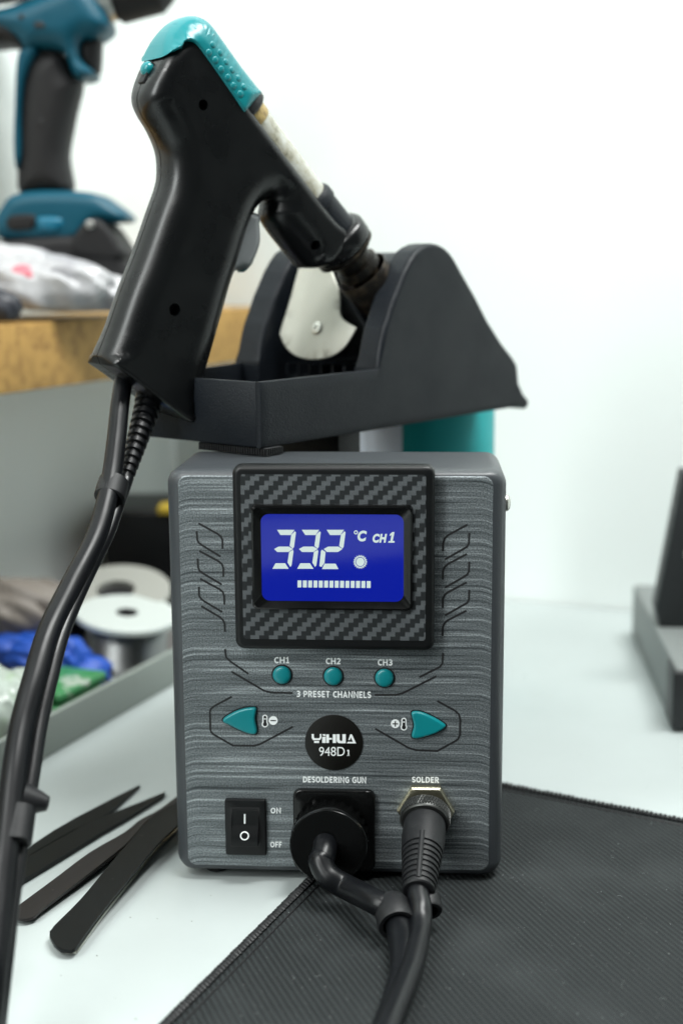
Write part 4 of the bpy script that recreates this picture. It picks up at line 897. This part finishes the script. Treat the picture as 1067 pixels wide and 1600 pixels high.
# ------------------------------------------------------------------ things behind: teal tub
def tub_mat():
    m = mat("tub_label", (0.0, 0.22, 0.23), 0.5); nt = m.node_tree; b = nt.nodes["Principled BSDF"]
    tc = N_(nt, "ShaderNodeTexCoord"); sp = N_(nt, "ShaderNodeSeparateXYZ"); nt.links.new(tc.outputs["Object"], sp.inputs[0])
    edge = at_d(627, 690, 0.72)[0]
    lt = math_(nt, 'LESS_THAN', sp.outputs[0], float(edge-TUB[0])); c = N_(nt, "ShaderNodeMix", data_type='RGBA'); nt.links.new(lt, c.inputs[0])
    c.inputs[6].default_value = (0.0, 0.30, 0.31, 1); c.inputs[7].default_value = (0.72, 0.77, 0.90, 1); nt.links.new(c.outputs[2], b.inputs["Base Color"]); return m
TR = 0.039
tr_ = at_d(772, 690, 0.775); TUB = np.array([tr_[0]-TR, tr_[1], 0.0])
bm = mb(); add_lathe(bm, TUB, Zup, [(0, TR-0.003), (0.002, TR), (0.165, TR), (0.172, TR-0.002), (0.174, TR-0.006), (0.174, 0.001)], 72)
for v_ in bm.verts: v_.co -= Vector(TUB.tolist())
tub = mesh_obj("storage_tub", bm, tub_mat()); tub.location = TUB.tolist()
tag(tub, "round teal tub with a pale label panel, behind the station", "tub")

# ------------------------------------------------------------------ tweezers on the table
def blade(bm, px, z_of, th, bev=True):
    pts = [np.array(at_z(u, v, 0.003)) for u, v in px]
    c = np.mean(pts, 0)
    a = max(pts, key=lambda p: p[1])-min(pts, key=lambda p: p[1]); a = a/np.linalg.norm(a); lo = min((p-c) @ a for p in pts); hi = max((p-c) @ a for p in pts)
    P = []
    for (u, v), p in zip(px, pts):
        z = z_of(((p-c) @ a-lo)/(hi-lo)); q = at_z(u, v, z+th); P.append((q, z))
    n = len(P)
    top = [bm.verts.new(Vector((q[0], q[1], z+th))) for q, z in P]; bot = [bm.verts.new(Vector((q[0], q[1], z))) for q, z in P]
    f = bm.faces.new(top); bm.faces.new(bot[::-1])
    ed = [e for e in f.edges]
    for i in range(n): bm.faces.new((top[i], bot[i], bot[(i+1) % n], top[(i+1) % n]))
    if bev: bmesh.ops.bevel(bm, geom=ed, offset=0.0003, segments=2, affect='EDGES')
zt = zm(3.557, 0, 1180)
grp = None
t1 = empty("tweezers", tuple(at_z(40, 1360)), "black tweezers lying on edge with both fine points apart, farthest from the mat", "tweezers", "tweezers by the station")
bm = mb(); blade(bm, zt([(780, 163), (640, 233), (430, 343), (300, 418), (180, 498), (40, 600), (20, 640), (90, 610), (180, 545), (400, 420), (560, 347), (640, 293)]), lambda s: 0.0003, 0.0016, False); mesh_obj("tweezer_arm", bm, M_tweez, t1, sharp=25)
bm = mb(); blade(bm, zt([(920, 202), (800, 252), (565, 345), (450, 398), (170, 555), (60, 620), (0, 690), (10, 770), (90, 716), (300, 590), (560, 430), (700, 350), (900, 226)]), lambda s: 0.0003, 0.0020, False); mesh_obj("tweezer_arm", bm, M_tweez, t1, sharp=25)
b3 = zt([(66, 880), (72, 860), (90, 845), (300, 690), (500, 540), (690, 430), (790, 350), (860, 320), (970, 240), (1120, 130), (1128, 140), (970, 278), (880, 332), (820, 362), (720, 475), (650, 535), (450, 692), (230, 862), (205, 888), (180, 903), (130, 911), (80, 897)])
t2 = empty("tweezers", tuple(at_z(35, 1420)), "brownish tweezers with a rounded end, crossing under the widest black pair", "tweezers", "tweezers by the station")
b3, b4_ = smooth_poly(b3, 3), None
bm = mb(); blade(bm, b3, lambda s: 0.0018+0.0042*min(1, s*1.6), 0.0010); mesh_obj("tweezer_arm", bm, M_tweez2, t2, sharp=25)
bm = mb(); blade(bm, [(u+1, v+5*min(1, (1425-v)/60 if v < 1425 else 0)) for u, v in b3], lambda s: 0.0003, 0.0010); mesh_obj("tweezer_arm", bm, M_tweez, t2, sharp=25)
b4 = zt([(278, 1000), (282, 978), (300, 950), (450, 800), (600, 620), (730, 470), (860, 330), (975, 268), (1120, 180), (1128, 195), (1000, 375), (880, 490), (730, 670), (560, 880), (430, 1060), (418, 1074), (400, 1082), (340, 1077), (300, 1045)])
b4 = smooth_poly(b4, 3)
t3 = empty("tweezers", tuple(at_z(95, 1470)), "wide black tweezers with a chipped rounded end, closest to the mat", "tweezers", "tweezers by the station")
bm = mb(); blade(bm, b4, lambda s: 0.0026+0.0060*min(1, s*1.3), 0.0011); mesh_obj("tweezer_arm", bm, M_tweez, t3, sharp=25)
bm = mb(); blade(bm, [(u+4, v+2) for u, v in b4], lambda s: 0.0003, 0.0052 if False else 0.0011); mesh_obj("tweezer_arm", bm, M_steel, t3, sharp=25)
bm = mb(); blade(bm, zt([(282, 985), (300, 962), (330, 935), (440, 1035), (415, 1072), (395, 1080), (340, 1075), (300, 1043)]), lambda s: 0.0010, 0.0016); mesh_obj("tweezer_heel", bm, M_tweez, t3, sharp=25)

# ------------------------------------------------------------------ grey parts tray with spools, gloves and packets
g0 = at_z(70, 1187, 0); g1 = at_z(264, 1075, 0); td = (g1-g0)/np.linalg.norm(g1-g0); ti = np.array([-td[1], td[0], 0]); TH = 0.021
M_tray = mat("tray_grey", (0.20, 0.225, 0.205), 0.5, grain=(120, 0.1, 0.0004))
tray = empty("parts_tray", tuple(g0+ti*0.1), "grey metal parts tray holding spools and gloves, left of the station", "tray")
bm = mb(); add_box(bm, (-0.2, 0, 0), (0.33, 0.0035, TH), 0.0012, (td, ti, Zup), g0); add_box(bm, (-0.2, 0.0030, 0.001), (-0.197, 0.2, TH), 0.0008, (td, ti, Zup), g0); add_box(bm, (0.327, 0.0030, 0.001), (0.3299, 0.2, TH), 0.0008, (td, ti, Zup), g0); add_box(bm, (-0.2, 0.1995, 0.0), (0.33, 0.2025, TH), 0.0008, (td, ti, Zup), g0)
mesh_obj("tray_wall", bm, M_tray, tray)
bm = mb(); add_box(bm, (-0.1985, 0.002, 0.0003), (0.3285, 0.201, 0.002), 0, (td, ti, Zup), g0); mesh_obj("tray_floor", bm, mat("tray_floor", (0.16, 0.15, 0.14), 0.6, blotch=(30, (0.08, 0.08, 0.09), 0.45, 0.7)), tray, smooth=False)
# near solder spool, axis almost upright and leaning
M_spool = mat("spool_white", (0.44, 0.48, 0.46), 0.5); M_sold = mat("solder_wire", (0.26, 0.27, 0.27), 0.32, metal=1.0)
sc0 = at_d(199, 957, 0.845); axs = np.array([0.10, -0.10, 0.99]); axs /= np.linalg.norm(axs); SR = 80*0.845/2222
spool = empty("solder_spool", tuple(sc0-axs*0.033), "small white spool of shiny solder wire, lying in the grey tray", "spool")
bm = mb(); add_lathe(bm, sc0, axs, [(0.0, 0.006), (0.0005, SR-0.001), (-0.0005, SR), (-0.003, SR), (-0.004, SR-0.001), (-0.004, 0.01)], 56, cap=False); mesh_obj("spool_flange", bm, M_spool, spool, sharp=30)
bm = mb(); add_lathe(bm, sc0-axs*0.031, axs, [(0.0, 0.006), (0.0005, SR-0.001), (-0.0005, SR), (-0.003, SR), (-0.004, SR-0.001), (-0.004, 0.01)], 56, cap=True); mesh_obj("spool_flange", bm, M_spool, spool, sharp=30)
bm = mb(); pf_ = []
for i in range(40): pf_ += [(-0.0045-0.0262*i/40, SR*0.79), (-0.0045-0.0262*(i+0.5)/40, SR*0.79+0.0003)]
add_lathe(bm, sc0, axs, pf_, 56); mesh_obj("wound_solder", bm, M_sold, spool, sharp=70)
bm = mb(); add_lathe(bm, sc0, axs, [(-0.03, 0.0065), (0.0004, 0.0065), (0.0004, 0.0045), (-0.03, 0.0045)], 24, cap=False); mesh_obj("spool_hub", bm, M_dark, spool)
# big grey reel behind it, leaning back
rc_ = at_d(181, 921, 0.88); axr = np.array([0.02, -0.26, 0.96]); axr /= np.linalg.norm(axr); R2 = 0.034
reel = empty("cable_reel", tuple(rc_), "larger grey reel leaning behind the white solder spool", "reel")
bm = mb(); add_lathe(bm, rc_, axr, [(0, 0.012), (0.0, R2-0.001), (-0.001, R2), (-0.004, R2), (-0.005, R2-0.001), (-0.005, 0.012)], 56, close=True, cap=False); mesh_obj("reel_flange", bm, mat("reel_grey", (0.27, 0.275, 0.25), 0.55), reel, sharp=30)
bm = mb(); add_lathe(bm, rc_, axr, [(-0.004, 0.026), (-0.024, 0.026)], 40); mesh_obj("reel_core", bm, M_dark, reel)
bm = mb(); add_lathe(bm, rc_-axr*0.023, axr, [(0, 0.012), (0.0, R2-0.001), (-0.001, R2), (-0.004, R2), (-0.005, R2-0.001), (-0.005, 0.012)], 56, close=True, cap=False); mesh_obj("reel_flange", bm, bpy.data.materials["reel_grey"], reel, sharp=30)
# black box with a yellow corner behind
bx = at_d(222, 925, 0.98); bm = mb(); bw = np.array(AX[0])*1.0; bw[2] = 0; bw /= np.linalg.norm(bw); bdp = np.array([-bw[1], bw[0], 0])
btop = at_d(222, 795, 0.98)[2]
box = empty("black_box", (bx[0], bx[1], 0.0), "black box with a yellow corner, behind the reels and the station", "box")
add_box(bm, (-0.025, 0, 0.0), (0.06, 0.08, btop), 0.003, (bw, bdp, Zup), (bx[0], bx[1], 0)); mesh_obj("box_body", bm, M_black, box)
bm = mb(); add_box(bm, (0.0125, -0.002, btop-0.002), (0.03, 0.02, btop+0.003), 0.001, (bw, bdp, Zup), (bx[0], bx[1], 0)); mesh_obj("box_corner", bm, mat("yellow_plastic", (0.40, 0.28, 0.02), 0.5), box)
# crumpled things: displaced icospheres flattened onto the tray floor
def crumple(name, spots, m, label, cat, seed, amp=0.35):
    r = np.random.default_rng(seed); bm = mb()
    for (c, s) in spots:
        t = bmesh.new(); bmesh.ops.create_icosphere(t, subdivisions=4, radius=1.0); ph = r.uniform(0, 6, (6, 3)); fr = r.uniform(1.5, 6, (6, 3)); vi = {}
        for v_ in t.verts:
            p = np.array(v_.co); d = 1+amp*sum(abs(math.sin(fr[k] @ p+ph[k, 0])) for k in range(6))/3-amp*0.8
            q = c+p*d*np.array(s); q[2] = max(q[2], c[2]-s[2]*0.7); vi[v_] = bm.verts.new(Vector(q.tolist()))
        for f in t.faces: bm.faces.new([vi[v_] for v_ in f.verts])
        t.free()
    return tag(mesh_obj(name, bm, m, sharp=70), label, cat)
crumple("nitrile_glove", [(at_z(18, 1012, 0.018), (0.026, 0.014, 0.010)), (at_z(60, 1020, 0.016), (0.018, 0.016, 0.011)), (at_z(100, 1035, 0.018), (0.014, 0.013, 0.014)), (at_z(130, 1052, 0.012), (0.014, 0.010, 0.009))], mat("blue_nitrile", (0.010, 0.065, 0.36), 0.5), "crumpled blue nitrile glove in the grey tray, beside the white spool", "glove", 3)
gq = at_z(100, 1092, 0.012); bm = mb(); gx = td; gy = ti
for i in range(3): add_box(bm, (-0.030+0.004*i, -0.012, 0.0065*i-0.009), (0.018+0.004*i, 0.020, 0.0065*i-0.003), 0.002, (gx, gy, Zup), gq)
pk = tag(mesh_obj("green_packet", bm, mat("green_foil", (0.035, 0.19, 0.065), 0.4, blotch=(60, (0.30, 0.36, 0.30), 0.57, 0.62))), "green and white packet lying against the grey tray's near wall", "packet")
crumple("clear_bag", [(at_z(8, 1105, 0.022), (0.020, 0.022, 0.017))], mat("clear_film", (0.34, 0.39, 0.35), 0.2, blotch=(50, (0.25, 0.36, 0.22), 0.5, 0.65)), "crumpled pale plastic bag in the tray, at the hose", "bag", 5)
crumple("brown_pouch", [(at_d(25, 955, 0.86), (0.030, 0.02, 0.018)), (at_d(85, 960, 0.90), (0.03, 0.02, 0.018))], mat("pouch_grey", (0.17, 0.15, 0.13), 0.6), "grey brown pouch at the back of the grey tray", "pouch", 8)

# ------------------------------------------------------------------ on the shelf: drill and bags
DD = 0.875
DF = (at_d(100, 300, DD), AX[0]*np.array([1, 1, 0])/np.linalg.norm((AX[0]*np.array([1, 1, 0]))), Zup, -AX[2]*np.array([1, 1, 0])/np.linalg.norm(AX[2][:2]))
def d2(u, v, off=0.0):
    q = at_p(u, v, DF[0]+DF[3]*off, DF[3])-DF[0]; return (float(q @ DF[1]), float(q[2]))
M_dt = mat("drill_teal", (0.0, 0.062, 0.10), 0.45, spec=0.3); M_db = mat("drill_rubber", (0.010, 0.0098, 0.0105), 0.6, spec=0.3); M_chr = mat("chuck_metal", (0.5, 0.5, 0.48), 0.3, metal=1.0)
drill = empty("cordless_drill", tuple(DF[0]+DF[1]*d2(105, 430)[0]+Zup*(SHELF_TOP-DF[0][2])), "teal and black cordless drill standing on its battery on the wooden shelf", "drill")
def dpart(name, px, r_, b_, m, off=0.0, par=drill):
    bm = mb(); pillow(bm, smooth_poly([d2(u, v, off) for u, v in px], 4), r_, b_, b_, (DF[0]+DF[3]*off, DF[1], DF[2], DF[3]), h=0.002, grid=0.006); return mesh_obj(name, bm, m, par, sharp=50)
zd = zm(2.54, 0, 0)
dpart("drill_battery", [(2, 388), (10, 378), (60, 372), (150, 368), (185, 372), (206, 410), (208, 455), (4, 455)], 0.006, 0.030, M_db)
dpart("drill_foot", [(4, 345), (15, 325), (30, 308), (70, 300), (150, 303), (180, 318), (205, 338), (200, 348), (160, 352), (130, 382), (60, 380), (10, 372)], 0.008, 0.026, M_dt)
dpart("drill_label", [(30, 340), (68, 338), (68, 358), (30, 360)], 0.002, 0.028, M_db)
grip = dpart("drill_grip", zd([(180, 215), (260, 220), (300, 310), (330, 330), (300, 470), (275, 620), (290, 760), (200, 780), (90, 770), (85, 620), (95, 420), (110, 320), (130, 260)]), 0.013, 0.019, M_db)
dpart("grip_spine", zd([(95, 230), (150, 190), (175, 215), (125, 330), (108, 450), (110, 620), (90, 680), (78, 600), (82, 430)]), 0.006, 0.0205, M_dt)
dpart("drill_body", zd([(-60, 60), (0, 55), (120, 20), (240, -30), (330, -60), (430, 60), (450, 120), (410, 160), (340, 175), (340, 250), (390, 300), (350, 325), (310, 310), (270, 220), (180, 205), (120, 225), (90, 180), (-60, 100)]), 0.012, 0.024, M_dt)
dpart("motor_cover", zd([(-160, 30), (-60, 10), (120, -20), (250, -70), (240, -150), (-160, -150)]), 0.012, 0.027, M_db)
dpart("motor_vent", zd([(-60, 100), (30, 92), (90, 130), (128, 200), (115, 215), (60, 185), (-60, 185)]), 0.008, 0.022, M_db)
dpart("drill_trigger", zd([(320, 160), (400, 150), (405, 220), (402, 270), (395, 292), (350, 285), (315, 230)]), 0.008, 0.012, M_db, 0.0)
M_dl = mat("drill_latch", (0.0, 0.12, 0.20), 0.4)
dpart("battery_latch", [(72, 342), (110, 343), (108, 362), (74, 361)], 0.003, 0.0285, M_dl)
dpart("battery_cheek", [(128, 372), (150, 345), (172, 348), (196, 380), (203, 405), (130, 400)], 0.004, 0.0315, M_db)
dpart("drill_screw", [(154, 346), (160, 349), (161, 356), (155, 359), (149, 356), (149, 349)], 0.001, 0.033, M_chr)
for q_ in ([(44, 33), (51, 33), (52, 40), (45, 41)], [(66, 44), (82, 44), (86, 50), (80, 54), (66, 53)], [(70, 192), (78, 191), (80, 199), (72, 200)]): dpart("screw_recess", q_, 0.001, 0.0245 if q_[0][1] < 100 else 0.0195, M_dark)
cc0 = np.array(DF[0])+DF[1]*d2(124, 8)[0]+Zup*d2(124, 4)[1]; cax = DF[1]*0.97+Zup*0.24; cax /= np.linalg.norm(cax)
bm = mb(); add_lathe(bm, cc0-cax*0.012, cax, [(0, 0.017), (0.012, 0.018), (0.013, 0.014), (0.022, 0.014), (0.023, 0.016), (0.032, 0.016)], 36); mesh_obj("gear_collar", bm, M_chr, drill, sharp=30)
bm = mb(); add_lathe(bm, cc0+cax*0.020, cax, [(0, 0.015), (0.003, 0.0185), (0.028, 0.0185), (0.036, 0.013), (0.040, 0.008)], 36); mesh_obj("chuck", bm, M_db, drill, sharp=30)
def bag_mat():
    m = mat("bag_film", (0.46, 0.46, 0.47), 0.25, blotch=(22, (0.24, 0.24, 0.26), 0.45, 0.65)); return m
ST0 = SHELF_TOP
crumple("plastic_bag", [(at_d(55, 450, 0.84), (0.040, 0.020, 0.017)), (at_d(130, 462, 0.86), (0.034, 0.02, 0.013)), (at_d(15, 435, 0.85), (0.03, 0.02, 0.018))], bag_mat(), "crumpled grey plastic bag on the shelf, in front of the drill battery", "bag", 11, 0.25)
crumple("red_wrapper", [(at_d(38, 432, 0.825), (0.010, 0.006, 0.006))], mat("wrapper_pink", (0.62, 0.16, 0.20), 0.4), "small pink wrapper lying on the grey plastic bag", "wrapper", 12, 0.2)
crumple("dark_pouch", [(at_d(-8, 482, 0.80), (0.014, 0.01, 0.010))], mat("pouch_black", (0.02, 0.022, 0.03), 0.5), "small dark pouch at the end of the plastic bag", "pouch", 13, 0.2)

# ------------------------------------------------------------------ dark case at the right
l0 = at_z(1052, 1143, 0); l1 = at_z(986, 993, 0); ld = (l1-l0); LL = np.linalg.norm(ld); ld /= LL; lw = np.array([ld[1], -ld[0], 0])
M_case = mat("case_grey", (0.16, 0.175, 0.17), 0.5, grain=(300, 0.2, 0.0004)); M_case2 = mat("case_dark", (0.010, 0.012, 0.013), 0.5)
case = empty("instrument_case", tuple(l0+ld*LL/2+lw*0.06), "dark grey case with a black hinged lid, standing open at the wall", "case")
bm = mb(); add_box(bm, (0, 0, 0.0), (LL, 0.16, 0.0345), 0.002, (ld, lw, Zup), l0); mesh_obj("case_base", bm, M_case, case)
bm = mb()
add_box(bm, (0.004, -0.0015, 0.002), (0.030, 0.16, 0.033), 0.001, (ld, lw, Zup), l0-ld*0.0065); mesh_obj("case_front", bm, M_case2, case)
la = at_d(1031, 895, 0.83); lb = at_d(1068, 722, 0.83)
e1 = lw; e2 = (lb-la); e2 = e2-ld*(e2 @ ld); hh = 0.09; e2 = e2/np.linalg.norm(e2); e3 = np.cross(e1, e2)
pb = l0+ld*LL*0.48
bm = mb(); lp = [(0.0025, 0.0345), (0.0, 0.046), (0.0012, 0.052), (0.0125, 0.125), (0.16, 0.125), (0.16, 0.0345)]
pillow(bm, lp, 0.0015, 0.010, 0.010, (pb, lw, Zup, -ld), h=0.003, grid=0.02); lid = mesh_obj("case_lid", bm, M_case2, case)
bm = mb(); add_lathe(bm, pb+lw*0.019+Zup*0.078-ld*0.010, -ld, [(0, 0.004), (0.001, 0.004), (0.0016, 0.003)], 20); mesh_obj("lid_screw", bm, M_steel, lid)

# ------------------------------------------------------------------ dust and crumbs on the table and the mat
bm = mb(); r_ = np.random.default_rng(21)
spots = [(at_z(u, v, 0.0), s) for u, v, s in ((204, 1434, .00035), (152, 1494, .0004), (12, 1538, .0006), (246, 1436, .0003), (213, 1593, .0005), (96, 1525, .0003), (180, 1560, .00025), (300, 1440, .0003), (330, 1400, .00025), (860, 1215, .0003), (905, 1180, .0003), (820, 1058, .0006), (1010, 1230, .0003))]
for c, s_ in spots:
    t = bmesh.new(); bmesh.ops.create_icosphere(t, subdivisions=1, radius=1.0); vi = {}
    for v_ in t.verts:
        p = np.array(v_.co)*s_*np.array([1.0, 0.8, 0.5])*r_.uniform(0.5, 0.9); vi[v_] = bm.verts.new(Vector((c+p+Zup*s_*0.55).tolist()))
    for f in t.faces: bm.faces.new([vi[v_] for v_ in f.verts])
    t.free()
tag(mesh_obj("table_crumbs", bm, mat("crumb_brown", (0.10, 0.09, 0.07), 0.8)), "tiny dark crumbs scattered over the white table", "crumbs", kind="stuff")
bm = mb()
for i in range(60):
    a, b = -r_.uniform(0.01, 0.30), r_.uniform(0.01, 0.20); c = corner+Ad*a+Bd*b+Zup*(MT+0.0003); th_ = r_.uniform(0, 6.28); l_ = r_.uniform(0.0005, 0.0028) if i % 3 else 0.0004
    d_ = np.array([math.cos(th_), math.sin(th_), 0]); k_ = np.array([-d_[1], d_[0], 0])*l_*r_.uniform(-0.4, 0.4)
    add_tube(bm, [c, c+d_*l_*0.5+k_, c+d_*l_], 0.00008 if i % 3 else 0.00022, seg=5, smooth=4)
tag(mesh_obj("mat_lint", bm, mat("lint_grey", (0.13, 0.14, 0.14), 0.9)), "pale lint and fibres scattered over the black mat", "lint", kind="stuff")
